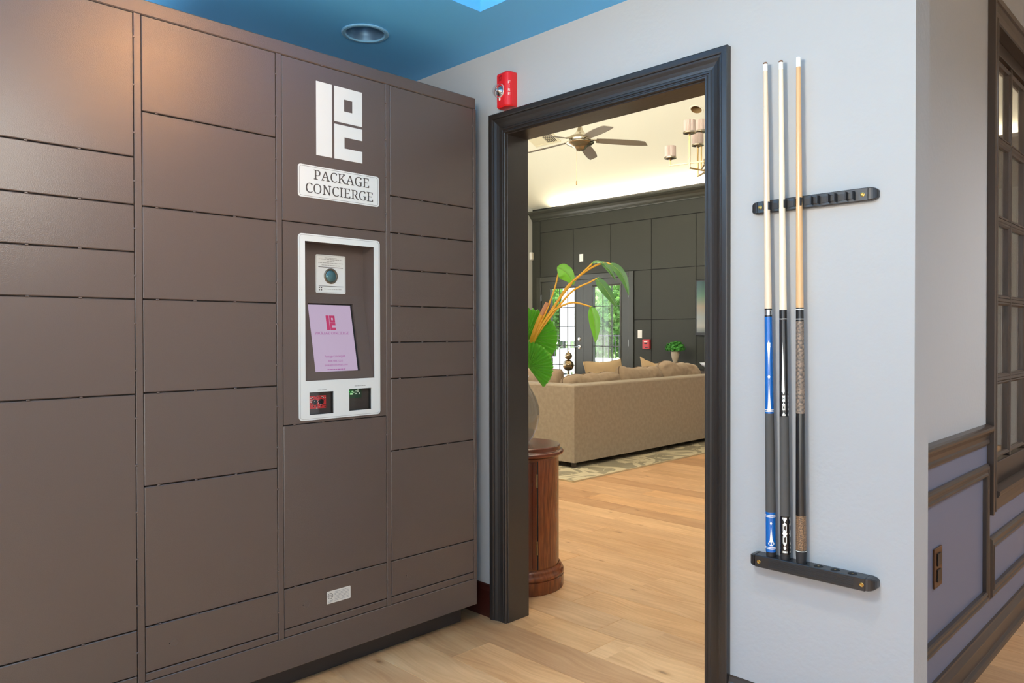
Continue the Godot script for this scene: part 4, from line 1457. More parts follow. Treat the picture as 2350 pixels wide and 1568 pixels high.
func rail_body(g: G, W: float, h: float, d: float) -> void:
	# long bar with chamfered blunt ends
	var e := 0.0235
	g.box(V(e, -h, 0.0), V(W - e, h, d), 0.002)
	for s in [0, 1]:
		var prev: Array = []
		for k in 7:
			var f := k / 6.0
			var a := f * PI / 2
			var x := e - e * sin(a) if s == 0 else W - e + e * sin(a)
			var hh := h * (0.35 + 0.65 * cos(a))
			var dd := d * (0.25 + 0.75 * cos(a))
			var ring := [V(x, -hh, 0), V(x, -hh, dd * 0.85), V(x, -hh * 0.85, dd), V(x, hh * 0.85, dd), V(x, hh, dd * 0.85), V(x, hh, 0)]
			if k > 0:
				for i in 5:
					if s == 0: g.quad(prev[i + 1], ring[i + 1], ring[i], prev[i])
					else: g.quad(prev[i], ring[i], ring[i + 1], prev[i + 1])
			else:
				ring = [V(x, -h, 0), V(x, -h, d * 0.85), V(x, -h * 0.85, d), V(x, h * 0.85, d), V(x, h, d * 0.85), V(x, h, 0)]
			prev = ring
		for i in range(1, 5):
			if s == 0: g.tri(prev[0], prev[i + 1], prev[i])
			else: g.tri(prev[0], prev[i], prev[i + 1])

func screw(t: Node3D, at: Vector3) -> void:
	var g := G.new()
	g.lathe(at, [Vector2(0.0062, -0.001), Vector2(0.006, 0.0010), Vector2(0.0045, 0.0014), Vector2(0.0030, 0.0002), Vector2(0, 0.0002)], 20, false, Basis(V(1, 0, 0), V(0, 0, 1), V(0, -1, 0)))
	obj("brass_screw", g, M.brass, t)

func cues() -> void:
	var specs := [
		{"x": [1.2225, 1.2410], "top": 2.028, "label": "blue pool cue with pale maple shaft, leftmost on the rack", "shaft": "maple_pale",
			"parts": [["tip", 2.028, 2.022, "cue_leather"], ["ferrule", 2.022, 2.001, "ivory"], ["shaft", 2.001, 1.280, "maple_pale"], ["joint_ring", 1.280, 1.276, "cue_black"], ["joint_collar", 1.276, 1.2595, "chrome"], ["joint_ring", 1.2595, 1.256, "cue_black"],
				["forearm", 1.256, 0.974, "cue_blue"], ["inlay_ring", 0.974, 0.972, "ivory"], ["forearm_band", 0.972, 0.9695, "cue_blue"], ["inlay_ring", 0.9695, 0.9675, "ivory"], ["forearm_band", 0.9675, 0.962, "cue_blue"], ["wrap", 0.962, 0.663, "cue_wrap"],
				["butt_sleeve", 0.663, 0.6545, "cue_blue"], ["inlay_ring", 0.6545, 0.6525, "ivory"], ["butt_sleeve", 0.6525, 0.650, "cue_blue"], ["inlay_ring", 0.650, 0.648, "ivory"], ["butt_sleeve", 0.648, 0.558, "cue_blue"], ["inlay_ring", 0.558, 0.556, "ivory"], ["butt_sleeve", 0.556, 0.5535, "cue_blue"], ["inlay_ring", 0.5535, 0.5515, "ivory"], ["butt_sleeve", 0.5515, 0.542, "cue_blue"], ["bumper", 0.542, 0.527, "rubber"]]},
		{"x": [1.2715, 1.2860], "top": 2.021, "label": "black pool cue with white inlaid pattern, middle of the three on the rack", "shaft": "maple_cream",
			"parts": [["tip", 2.021, 2.015, "cue_leather"], ["ferrule", 2.015, 1.994, "ivory"], ["shaft", 1.994, 1.275, "maple_cream"], ["joint_collar", 1.275, 1.249, "cue_black"], ["inlay_ring", 1.249, 1.247, "ivory"], ["forearm", 1.247, 0.957, "cue_black"], ["wrap", 0.957, 0.658, "cue_wrap"], ["butt_sleeve", 0.658, 0.544, "cue_black"], ["bumper", 0.544, 0.527, "rubber"]]},
		{"x": [1.3250, 1.3345], "top": 2.016, "label": "pool cue with tan shaft and mottled brown handle, rightmost on the rack", "shaft": "maple_tan",
			"parts": [["ferrule", 2.016, 1.988, "ivory"], ["shaft", 1.988, 1.281, "maple_tan"], ["joint_ring", 1.281, 1.277, "cue_black"], ["inlay_ring", 1.277, 1.275, "ivory"], ["joint_collar", 1.275, 1.248, "cue_black"], ["inlay_ring", 1.248, 1.246, "ivory"], ["joint_ring", 1.246, 1.241, "cue_black"], ["forearm", 1.241, 0.969, "cue_mottled"], ["handle", 0.969, 0.667, "cue_black"], ["butt_sleeve", 0.667, 0.566, "cue_bronze"], ["joint_ring", 0.566, 0.564, "cue_black"], ["inlay_ring", 0.564, 0.562, "ivory"], ["butt_cap", 0.562, 0.527, "rubber"]]}]
	for ci in 3:
		var s: Dictionary = specs[ci]
		var a := V(s.x[1], 0.527, 0.026)
		var b := V(s.x[0], s.top, 0.0305)
		var t := thing("pool_cue", s.label, "pool cue", a, "pool cues on the wall rack")
		var up := (b - a).normalized()
		var right := up.cross(V(0, 0, 1)).normalized()
		t.basis = Basis(right, up, right.cross(up))
		var ln := (b - a).length()
		var rad := func(y: float) -> float:
			var f: float = (y - 0.527) / (s.top - 0.527)
			return lerpf(0.0155, 0.0110, f / 0.5) if f < 0.5 else lerpf(0.0110, 0.0064, (f - 0.5) / 0.5)
		for p in s.parts:
			var g := G.new()
			var y1: float = (p[1] - 0.527) / (s.top - 0.527) * ln
			var y0: float = (p[2] - 0.527) / (s.top - 0.527) * ln
			var r0: float = rad.call(p[2])
			var r1: float = rad.call(p[1])
			if p[0] == "tip": g.lathe(Vector3.ZERO, [Vector2(0, y0), Vector2(r0, y0), Vector2(r1, y1 - 0.002), Vector2(r1 * 0.7, y1 - 0.0004), Vector2(0, y1)], 24)
			elif p[0] == "bumper" or p[0] == "butt_cap": g.lathe(Vector3.ZERO, [Vector2(0, y0), Vector2(r0 * 0.86, y0), Vector2(r0 * 0.9, y0 + 0.003), Vector2(r1 * (0.93 if p[0] == "bumper" else 1.0), y1), Vector2(0, y1)], 24)
			else: g.lathe(Vector3.ZERO, [Vector2(0, y0), Vector2(r0, y0), Vector2(r1, y1), Vector2(0, y1)], 28)
			obj(p[0], g, M[p[3]], t)
		# inlays, set into the curved surface: [height of centre, half height, half angle low end, middle, high end, azimuth]
		var inl: Array = []
		if ci == 0:
			inl = [[1.125, 0.052, 0.0, 0.14, 0.42, 0.05], [1.174, 0.010, 0.42, 0.3, 0.0, 0.05], [1.020, 0.052, 0.42, 0.16, 0.0, 0.02], [0.985 - 0.022, 0.0, 0, 0, 0, 0], [1.0735, 0.007, 0.0, 0.34, 0.0, 0.03], [0.967, 0.0, 0, 0, 0, 0], [0.963, 0.0, 0, 0, 0, 0],
				[0.630, 0.006, 0.0, 0.22, 0.0, 0.1], [0.597, 0.024, 0.30, 0.16, 0.0, 0.1], [0.5745, 0.008, 0.55, 0.42, 0.1, 0.1], [0.567, 0.005, 0.2, 0.6, 0.55, 0.1]]
		elif ci == 1:
			inl = [[1.105, 0.075, 0.34, 0.2, 0.0, -0.15]]
			for az in [-0.05, 1.35]:
				for h in [[1.022, 0.006], [0.9985, 0.010], [0.972, 0.005]]:
					for k in [-1.0, 1.0]: inl.append([h[0] + k * 0.006, h[1] * 0.7, 0.0, 0.22, 0.0, az])
				for h in [1.0105, 0.985]:
					for k in [-0.26, 0.26]: inl.append([h, 0.0095, 0.06, 0.06, 0.06, az + k])
				inl.append([0.9615, 0.0022, 0.4, 0.4, 0.4, az])
				for h in [0.641, 0.607, 0.570]:
					for k in [-1.0, 1.0]: inl.append([h + k * 0.006, 0.0062, 0.0, 0.3, 0.0, az])
					if h == 0.607:
						for k in [-0.26, 0.26]: inl.append([h, 0.006, 0.0, 0.24, 0.0, az + k])
				for h in [0.6245, 0.5885]:
					for k in [-0.3, 0.3]: inl.append([h, 0.011, 0.07, 0.07, 0.07, az + k])
				for h in [0.652, 0.552]: inl.append([h, 0.0028, 0.42, 0.42, 0.42, az])
		var ig := G.new()
		for q in inl:
			if q[1] <= 0.0: continue
			var az0: float = q[5] + 0.42
			for k in 8:
				var f0 := k / 8.0
				var f1 := (k + 1) / 8.0
				var ang := func(f: float) -> float: return lerpf(q[2], q[3], f * 2.0) if f < 0.5 else lerpf(q[3], q[4], f * 2.0 - 1.0)
				var pts := []
				for e in [[f0, -1.0], [f0, 0.0], [f0, 1.0], [f1, -1.0], [f1, 0.0], [f1, 1.0]]:
					var y: float = q[0] + (e[0] * 2.0 - 1.0) * q[1]
					var r: float = rad.call(y) + 0.00025
					var an: float = az0 + e[1] * ang.call(e[0])
					pts.append(V(sin(an) * r, (y - 0.527) / (s.top - 0.527) * ln, cos(an) * r))
				ig.quad(pts[0], pts[1], pts[4], pts[3])
				ig.quad(pts[1], pts[2], pts[5], pts[4])
		if ig.v.size() > 0: obj("inlays", ig, M.ivory, t).set_meta("kind", "stuff")

# ---------------------------------------------------------------- lounge: drum table, vase, plants
func drum_table() -> void:
	var c := V(-0.24, 0.0, -0.40)
	var t := thing("drum_cabinet", "round mahogany drum cabinet just inside the doorway", "side table", c)
	var g := G.new()
	g.lathe(Vector3.ZERO, [Vector2(0, 0.0), Vector2(0.209, 0.0), Vector2(0.211, 0.004), Vector2(0.211, 0.058), Vector2(0.206, 0.062)], 64)
	g.lathe(Vector3.ZERO, [Vector2(0.206, 0.062), Vector2(0.212, 0.066), Vector2(0.213, 0.075), Vector2(0.209, 0.084), Vector2(0.202, 0.088), Vector2(0.203, 0.094), Vector2(0.198, 0.103), Vector2(0.192, 0.107), Vector2(0.191, 0.112)], 64, true)
	obj("base_moulding", g, M.mahogany, t)
	g = G.new()
	g.lathe(Vector3.ZERO, [Vector2(0.188, 0.108), Vector2(0.188, 0.622)], 72, true)
	obj("drum_body", g, M.mahogany, t)
	g = G.new()
	g.lathe(Vector3.ZERO, [Vector2(0.189, 0.618), Vector2(0.191, 0.624), Vector2(0.196, 0.628), Vector2(0.204, 0.631), Vector2(0.211, 0.637), Vector2(0.212, 0.645), Vector2(0.207, 0.651), Vector2(0.199, 0.653)], 64, true)
	g.lathe(Vector3.ZERO, [Vector2(0.199, 0.653), Vector2(0.196, 0.656), Vector2(0.196, 0.672), Vector2(0.192, 0.676), Vector2(0.0, 0.676)], 64)
	obj("top", g, M.mahogany_dark, t)
	# curved door beside the jamb: raised edges and a reeded pilaster; angles run round the drum from +x towards +z
	g = G.new()
	for a in [[0.395, 0.008], [0.43, 0.012], [0.50, 0.010], [0.56, 0.010], [0.64, 0.008], [2.2, 0.012]]:
		arc_block(g, 0.1885, 0.1925, a[0], a[0] + a[1] / 0.19, 0.118, 0.612)
	for y in [0.118, 0.604]: arc_block(g, 0.1885, 0.1925, 0.43, 2.26, y, y + 0.008)
	obj("door_reeds", g, M.mahogany_dark, t)
	g = G.new()
	arc_block(g, 0.1882, 0.1888, 0.33, 0.365, 0.114, 0.616)
	obj("door_gap", g, M.dark_hole, t)
	for y in [0.185, 0.495]:
		g = G.new()
		var a := 0.375
		g.tube([V(cos(a) * 0.1915, y, sin(a) * 0.1915), V(cos(a) * 0.1915, y + 0.062, sin(a) * 0.1915)], [0.0032], 10)
		obj("hinge", g, M.brushed_brass, t)
	g = G.new()
	g.lathe(V(cos(2.1) * 0.19, 0.37, sin(2.1) * 0.19), [Vector2(0.010, -0.006), Vector2(0.013, 0.0), Vector2(0.010, 0.006), Vector2(0, 0.008)], 14, true)
	obj("knob", g, M.brushed_brass, t)
	# glass vase
	var v := thing("glass_vase", "round smoky glass vase standing on the mahogany drum cabinet", "vase", c + V(0, 0.676, 0))
	g = G.new()
	g.lathe(Vector3.ZERO, [Vector2(0.0, 0.006), Vector2(0.034, 0.004), Vector2(0.038, 0.0), Vector2(0.046, 0.006), Vector2(0.064, 0.03), Vector2(0.083, 0.07), Vector2(0.094, 0.115), Vector2(0.096, 0.15), Vector2(0.091, 0.185), Vector2(0.080, 0.22), Vector2(0.064, 0.25), Vector2(0.050, 0.275), Vector2(0.042, 0.30), Vector2(0.041, 0.315), Vector2(0.046, 0.325)], 56, true)
	obj("bowl", g, M.vase_glass, v)
	g = G.new()
	g.lathe(Vector3.ZERO, [Vector2(0.0, 0.010), Vector2(0.04, 0.010), Vector2(0.046, 0.014), Vector2(0.03, 0.022), Vector2(0, 0.024)], 40, true)
	obj("foot", g, M.chrome, v)

func arc_block(g: G, r0: float, r1: float, a0: float, a1: float, y0: float, y1: float) -> void:
	var m := maxi(2, int(ceil((a1 - a0) / 0.06)))
	for k in m:
		var a := lerpf(a0, a1, float(k) / m)
		var b := lerpf(a0, a1, float(k + 1) / m)
		var p := func(r: float, x: float, y: float) -> Vector3: return V(cos(x) * r, y, sin(x) * r)
		g.quad(p.call(r1, b, y0), p.call(r1, a, y0), p.call(r1, a, y1), p.call(r1, b, y1))
		g.quad(p.call(r0, b, y1), p.call(r1, b, y1), p.call(r1, a, y1), p.call(r0, a, y1))
		g.quad(p.call(r1, b, y0), p.call(r0, b, y0), p.call(r0, a, y0), p.call(r1, a, y0))
		if k == 0: g.quad(p.call(r1, a, y0), p.call(r0, a, y0), p.call(r0, a, y1), p.call(r1, a, y1))
		if k == m - 1: g.quad(p.call(r0, b, y0), p.call(r1, b, y0), p.call(r1, b, y1), p.call(r0, b, y1))

func bez(a: Vector3, b: Vector3, c: Vector3, t: float) -> Vector3:
	return a.lerp(b, t).lerp(b.lerp(c, t), t)

func spline(p: Array, steps: int) -> Array:
	var out := []
	for i in p.size() - 1:
		var p0: Vector3 = p[maxi(i - 1, 0)]
		var p1: Vector3 = p[i]
		var p2: Vector3 = p[i + 1]
		var p3: Vector3 = p[mini(i + 2, p.size() - 1)]
		for k in steps: out.append(p1.cubic_interpolate(p2, p0, p3, float(k) / steps))
	out.append(p[-1])
	return out

func leaf_blade(a: Vector3, mid: Vector3, b: Vector3, w: float, nrm: Vector3, fold: float, lopsided := 0.0) -> G:
	# a leaf with a folded midrib, widest a third along
	var rows := []
	for i in 15:
		var f := i / 14.0
		var p := bez(a, mid, b, f)
		var tan := (bez(a, mid, b, minf(f + 0.02, 1.0)) - bez(a, mid, b, maxf(f - 0.02, 0.0))).normalized()
		var side := tan.cross(nrm).normalized()
		var up := side.cross(tan).normalized()
		var hw := w * pow(sin(PI * pow(f * 0.985 + 0.01, 0.72)), 0.8)
		var row := []
		for k in 9:
			var s := k / 4.0 - 1.0
			var ww := hw * (1.0 + lopsided * signf(s))
			var wave := 0.05 * w * sin(f * 17.0 + s * 2.0) * absf(s)
			row.append(p + side * s * ww * cos(fold) + up * (absf(s) * ww * sin(fold) + wave - 0.12 * ww * s * s))
		rows.append(row)
	var g := G.new()
	g.sheet(rows)
	return g

func fan_leaf(c: Vector3, up: Vector3, nrm: Vector3, R: float, a0: float, a1: float, pleats: int) -> Array:
	var right := up.cross(nrm).normalized()
	up = nrm.cross(right).normalized()
	var g := G.new()
	var lines := G.new()
	var p := func(a: float, f: float, h: float) -> Vector3:
		var d := right * sin(a) + up * cos(a)
		return c + d * R * f + nrm * (h * f - 0.10 * R * f * f)
	var amp := 0.026 * R / 0.15
	for k in pleats:
		var x0 := lerpf(a0, a1, float(k) / pleats)
		var x1 := lerpf(a0, a1, (k + 0.5) / pleats)
		var x2 := lerpf(a0, a1, float(k + 1) / pleats)
		for j in 5:
			var f0 := 0.02 + 0.98 * j / 5.0
			var f1 := 0.02 + 0.98 * (j + 1) / 5.0
			var e := 0.045 if j == 4 else 0.0
			g.quad(p.call(x0, f0, 0.0), p.call(x0, f1 - e, 0.0), p.call(x1, f1, amp), p.call(x1, f0, amp))
			g.quad(p.call(x1, f0, amp), p.call(x1, f1, amp), p.call(x2, f1 - e, 0.0), p.call(x2, f0, 0.0))
		lines.tube([p.call(x1, 0.03, amp), p.call(x1, 0.5, amp), p.call(x1, 0.96, amp)], [0.0006, 0.0006, 0.0003], 4, false)
	return [g, lines]

func plants() -> void:
	var mouth := V(-0.24, 0.985, -0.40)
	var facing := V(0.704, 0.12, 0.70).normalized()
	# two fan palm leaves
	var fans := [
		[V(-0.158, 1.0475, -0.372), V(0.10, 0.98, -0.10), facing, 0.122, -2.2, 2.35, 27, "pleated green fan palm leaf low in the vase, nearer the viewer"],
		[V(-0.250, 1.180, -0.455), V(0.14, 0.98, -0.14), (facing + V(-0.15, 0.1, 0.1)).normalized(), 0.158, -2.0, 2.0, 25, "pleated green fan palm leaf high in the vase, behind the orange stems"]]
	for f in fans:
		var t := thing("palm_frond", f[7], "palm leaf", f[0], "fan palm leaves in the glass vase")
		var q := fan_leaf(Vector3.ZERO, f[1], f[2], f[3], f[4], f[5], f[6])
		obj("blade", q[0], M.frond_green, t)
		obj("ribs", q[1], M.frond_light, t)
		var g := G.new()
		var m: Vector3 = mouth - f[0]
		g.tube(spline([Vector3.ZERO, m * 0.5 + V(0, 0.02, 0), m, m + V(0.02, -0.22, 0.01)], 5), [0.003, 0.0035], 8)
		obj("petiole", g, M.frond_green, t)
	# arching orange stems with hanging leaves
	var t := thing("leafy_plant", "arching bunch of orange stems with drooping green leaves in the vase", "plant", mouth)
	var stems := [
		[[V(-0.19, 1.205, -0.456), V(-0.156, 1.302, -0.491), V(-0.125, 1.418, -0.524), V(-0.110, 1.508, -0.540)], 0.0052],
		[[V(-0.19, 1.201, -0.452), V(-0.139, 1.302, -0.508), V(-0.083, 1.428, -0.565), V(-0.032, 1.495, -0.618), V(0.004, 1.544, -0.654)], 0.0062],
		[[V(-0.185, 1.201, -0.461), V(-0.13, 1.33, -0.52), V(-0.069, 1.447, -0.585), V(-0.017, 1.510, -0.638), V(0.035, 1.546, -0.690), V(0.066, 1.541, -0.716)], 0.0062],
		[[V(-0.187, 1.197, -0.468), V(-0.135, 1.298, -0.519), V(-0.068, 1.409, -0.588), V(-0.009, 1.452, -0.646), V(0.021, 1.472, -0.670)], 0.0052],
		[[V(-0.182, 1.199, -0.458), V(-0.139, 1.298, -0.502), V(-0.098, 1.338, -0.544), V(-0.053, 1.355, -0.588), V(0.003, 1.335, -0.646)], 0.0055],
		[[V(-0.193, 1.203, -0.448), V(-0.172, 1.28, -0.470), V(-0.147, 1.35, -0.495)], 0.0105]]
	for i in stems.size():
		var pts: Array = [V(-0.236 + 0.004 * i, 0.80, -0.40), V(-0.240, 0.99, -0.412), V(-0.232, 1.10, -0.446)] + stems[i][0]
		for k in pts.size(): pts[k] -= mouth
		var line := spline(pts, 5)
		var rr := []
		for k in line.size(): rr.append(lerpf(0.0085, stems[i][1] * 0.62, float(k) / line.size()) if i < 5 else 0.010)
		var g := G.new()
		g.tube(line, rr, 10)
		obj("stem", g, M.stem_orange, t)
		if i == 5:
			g = G.new()
			var top: Vector3 = line[-1]
			g.tube([line[-5], line[-3], top, top + (top - line[-2]) * 0.5], [0.0102, 0.0104, 0.0104, 0.009], 12)
			obj("cut_end", g, M.stem_pink, t)
		if i < 5:
			g = G.new()
			var e: Vector3 = line[-1]
			var dirn: Vector3 = (line[-1] - line[-2]).normalized()
			g.tube([e - dirn * 0.004, e + dirn * 0.010], [stems[i][1] * 0.7, stems[i][1] * 0.4], 8)
			obj("stem_node", g, M.plate_white if false else M.frond_light, t)
	var R := V(0.7097, 0.0, -0.7045)
	var leaves := [
		[V(-0.116, 1.524, -0.534), V(-0.078, 1.512, -0.575), V(-0.058, 1.440, -0.590), 0.043, 0.35, 0.2, "leaf_green", V(0.6, 0.35, 0.72)],
		[V(0.030, 1.552, -0.683), V(0.066, 1.525, -0.712), V(0.084, 1.460, -0.734), 0.016, 0.5, 0.0, "leaf_dark", V(0.75, 0.2, 0.62)],
		[V(0.062, 1.541, -0.712), V(0.116, 1.515, -0.765), V(0.131, 1.388, -0.776), 0.024, 0.4, 0.1, "leaf_dark", V(0.6, 0.3, 0.75)],
		[V(0.017, 1.473, -0.666), V(0.060, 1.420, -0.700), V(0.088, 1.332, -0.734), 0.027, 0.3, 0.1, "leaf_dark", V(0.68, 0.3, 0.68)],
		[V(0.001, 1.335, -0.648), V(0.022, 1.255, -0.664), V(0.018, 1.160, -0.660), 0.0285, 0.3, 0.0, "leaf_green", V(0.70, 0.1, 0.70)],
		[V(0.004, 1.546, -0.655), V(0.026, 1.556, -0.672), V(0.052, 1.540, -0.69), 0.012, 0.4, 0.0, "leaf_dark", V(0.5, 0.7, 0.5)]]
	for l in leaves:
		var a: Vector3 = l[0] - mouth
		var m: Vector3 = l[1] - mouth
		var b: Vector3 = l[2] - mouth
		var o := obj("leaf", leaf_blade(a, m, b, l[3], l[7].normalized(), l[4], l[5]), M[l[6]], t)
		var g := G.new()
		var line := []
		var nn: Vector3 = l[7].normalized()
		for k in 9: line.append(bez(a, m, b, k / 8.0) + nn * 0.0006)
		g.tube(line, [0.0014, 0.0013, 0.0012, 0.0011, 0.001, 0.0009, 0.0007, 0.0006, 0.0003], 6)
		obj("midrib", g, M.leaf_vein, o)

# ---------------------------------------------------------------- sofa
func cushion_mesh(w: float, h: float, d: float, edge: float, pinch: float, sd: int, wrinkle: float) -> G:
	# a stuffed pillow standing in the xy plane, thick along z; edge: how square the section is
	var f := FastNoiseLite.new()
	f.seed = sd
	f.frequency = 1.0
	f.fractal_octaves = 2
	var g := G.new()
	var m := 22
	for s in [1.0, -1.0]:
		var rows := []
		for i in m + 1:
			var row := []
			for j in m + 1:
				var u := -cos(PI * j / m)
				var v := -cos(PI * i / m)
				var k := pow(maxf(0.0, 1.0 - pow(absf(u), edge)), 0.5) * pow(maxf(0.0, 1.0 - pow(absf(v), edge)), 0.5)
				var sx := 1.0 - pinch * (1.0 - v * v)
				var sy := 1.0 - pinch * (1.0 - u * u)
				# corners drawn in to a round for square cushions
				var cr := 1.0 if pinch > 0.0 else 1.0 - 0.05 * pow(absf(u * v), 6.0)
				var z: float = s * d * 0.5 * k + wrinkle * k * f.get_noise_3d(u * 2.2, v * 2.6, s * 3.0)
				var lift := wrinkle * 1.4 * f.get_noise_2d(u * 1.3 + 9.0, 3.0) * (v * 0.5 + 0.5)
				row.append(V(u * w * 0.5 * sx * cr, v * h * 0.5 * sy * cr + lift, z))
			rows.append(row)
		g.sheet(rows, s > 0.0)
	return g

func cushion_piping(w: float, h: float, pinch: float, sd: int, wrinkle: float, off: float) -> G:
	var f := FastNoiseLite.new()
	f.seed = sd
	f.frequency = 1.0
	f.fractal_octaves = 2
	var pts := []
	for side in 4:
		for k in 12:
			var e := -1.0 + 2.0 * k / 12.0
			var uv: Vector2 = [Vector2(e, -1), Vector2(1, e), Vector2(-e, 1), Vector2(-1, -e)][side]
			var sx := 1.0 - pinch * (1.0 - uv.y * uv.y)
			var sy := 1.0 - pinch * (1.0 - uv.x * uv.x)
			var cr := 1.0 if pinch > 0.0 else 1.0 - 0.05 * pow(absf(uv.x * uv.y), 6.0)
			var lift := wrinkle * 1.4 * f.get_noise_2d(uv.x * 1.3 + 9.0, 3.0) * (uv.y * 0.5 + 0.5)
			pts.append(V(uv.x * w * 0.5 * sx * cr, uv.y * h * 0.5 * sy * cr + lift, off))
	pts.append(pts[0])
	var g := G.new()
	g.tube(pts, [0.006], 8, false)
	return g

func cushion(called: String, label: String, w: float, h: float, d: float, at: Vector3, yaw: float, tilt: float, roll: float, edge: float, pinch: float, sd: int, wrinkle: float, m: Material, group: String) -> void:
	var t := thing(called, label, "cushion", at, group)
	t.basis = Basis(V(0, 1, 0), yaw) * Basis(V(1, 0, 0), tilt) * Basis(V(0, 0, 1), roll)
	obj("cover", cushion_mesh(w, h, d, edge, pinch, sd, wrinkle), m, t)
	obj("piping", cushion_piping(w, h, pinch, sd, wrinkle, 0.0), M.piping if pinch == 0.0 else m, t)

func sofa() -> void:
	# rug
	var g := G.new()
	var down := Transform3D(Basis(V(1, 0, 0), V(0, 0, -1), V(0, 1, 0)), Vector3.ZERO)
	var r := thing("area_rug", "cream area rug with grey-brown leaf pattern under the sofa", "rug")
	g.plate(Rect2(-5.6, 2.46, 3.96, 3.9), 0.0, 0.011, [], 0.05, down)
	obj("pile", g, M.rug, r)
	g = G.new()
	g.sweep([Vector2(0, 0), Vector2(0.0125, 0), Vector2(0.0125, 0.012), Vector2(0, 0.012)], [V(-5.6, 0, -2.448), V(-1.64, 0, -2.448), V(-1.628, 0, -2.46), V(-1.628, 0, -6.36), V(-1.64, 0, -6.372), V(-5.6, 0, -6.372), V(-5.612, 0, -6.36), V(-5.612, 0, -2.46)], V(0, 1, 0), true)
	obj("binding", g, M.rug_edge, r)
	var y := 0.011
	var t := thing("sofa", "taupe suede corner sofa seen from behind", "sofa", V(-1.985, y, -2.885))
	var S: Material = M.suede
	# local origin at the outer back corner: the long back runs towards -z, the short one towards -x
	g = G.new()
	var outl := [V(0, 0, 0), V(0, 0, -3.35), V(-0.2, 0, -3.35), V(-0.2, 0, -0.2), V(-2.75, 0, -0.2), V(-2.75, 0, 0)]
	outl.reverse()
	g.sweep([Vector2(0.05, 0.0), Vector2(0.719, 0.0), Vector2(0.730, -0.005), Vector2(0.735, -0.016)], outl, V(0, 1, 0), true)
	g.quad(V(-0.184, 0.735, -0.184), V(-0.016, 0.735, -0.184), V(-0.016, 0.735, -3.334), V(-0.184, 0.735, -3.334))
	g.quad(V(-2.734, 0.735, -0.016), V(-0.016, 0.735, -0.016), V(-0.016, 0.735, -0.184), V(-2.734, 0.735, -0.184))
	obj("back", g, S, t)
	obj("arm", bx(-0.95, -0.202, 0.05, 0.60, -3.35, -3.15, 0.03), S, t)
	obj("arm", bx(-2.75, -2.55, 0.05, 0.60, -0.95, -0.202, 0.03), S, t)
	obj("seat_frame", bx(-0.93, -0.202, 0.06, 0.28, -3.148, -0.202, 0.01), S, t)
	obj("seat_frame", bx(-2.548, -0.932, 0.06, 0.28, -0.93, -0.202, 0.01), S, t)
	for k in 3: obj("seat_cushion", bx(-0.95, -0.205, 0.282, 0.43, -0.95 - 0.733 * (k + 1) + 0.003, -0.95 - 0.733 * k, 0.04), M.suede_cushion, t)
	obj("seat_cushion", bx(-0.95, -0.205, 0.282, 0.43, -0.945, -0.205, 0.04), M.suede_cushion, t)
	for k in 2: obj("seat_cushion", bx(-0.955 - 0.797 * (k + 1) + 0.003, -0.955 - 0.797 * k, 0.282, 0.43, -0.95, -0.205, 0.04), M.suede_cushion, t)
	for p in [[-0.05, -0.05], [-0.05, -3.3], [-0.9, -3.3], [-2.7, -0.05], [-2.7, -0.9], [-0.9, -0.98]]:
		g = G.new()
		g.lathe(V(p[0], 0, p[1]), [Vector2(0, 0), Vector2(0.018, 0), Vector2(0.022, 0.003), Vector2(0.026, 0.052), Vector2(0, 0.052)], 16)
		obj("foot", g, M.brown_wood, t)
	# loose back cushions
	var SC: Material = M.suede_cushion
	var bk := "loose back cushions on the sofa"
	cushion("sofa_cushion", "taupe back cushion left of the metal ball ornament, on the short side of the sofa", 0.72, 0.45, 0.18, V(-2.79, 0.648, -3.21), 0.0, -0.16, 0.0, 8.0, 0.0, 2, 0.012, SC, bk)
	cushion("sofa_cushion", "taupe back cushion in front of the large cream pillow, with a sagging seam", 0.87, 0.43, 0.19, V(-2.295, 0.605, -3.545), PI / 2, -0.18, 0.035, 7.0, 0.0, 5, 0.02, SC, bk)
	cushion("sofa_cushion", "taupe back cushion in front of the small cream pillow", 0.70, 0.44, 0.21, V(-2.305, 0.632, -4.345), PI / 2, -0.18, -0.05, 7.0, 0.0, 9, 0.02, SC, bk)
	cushion("sofa_cushion", "taupe back cushion nearest the right door casing, tallest of the row", 0.76, 0.46, 0.22, V(-2.31, 0.645, -5.085), PI / 2, -0.18, -0.09, 7.0, 0.0, 13, 0.022, SC, bk)
	cushion("throw_pillow", "large cream linen pillow with two pointed corners on the sofa", 0.64, 0.56, 0.17, V(-2.55, 0.655, -4.10), PI / 2, -0.25, 0.02, 2.2, 0.09, 3, 0.01, M.linen, "cream pillows on the sofa")
	cushion("throw_pillow", "cream linen pillow showing one pointed corner between two sofa cushions", 0.52, 0.52, 0.16, V(-2.55, 0.64, -5.02), PI / 2, -0.3, -0.2, 2.2, 0.10, 4, 0.01, M.linen, "cream pillows on the sofa")

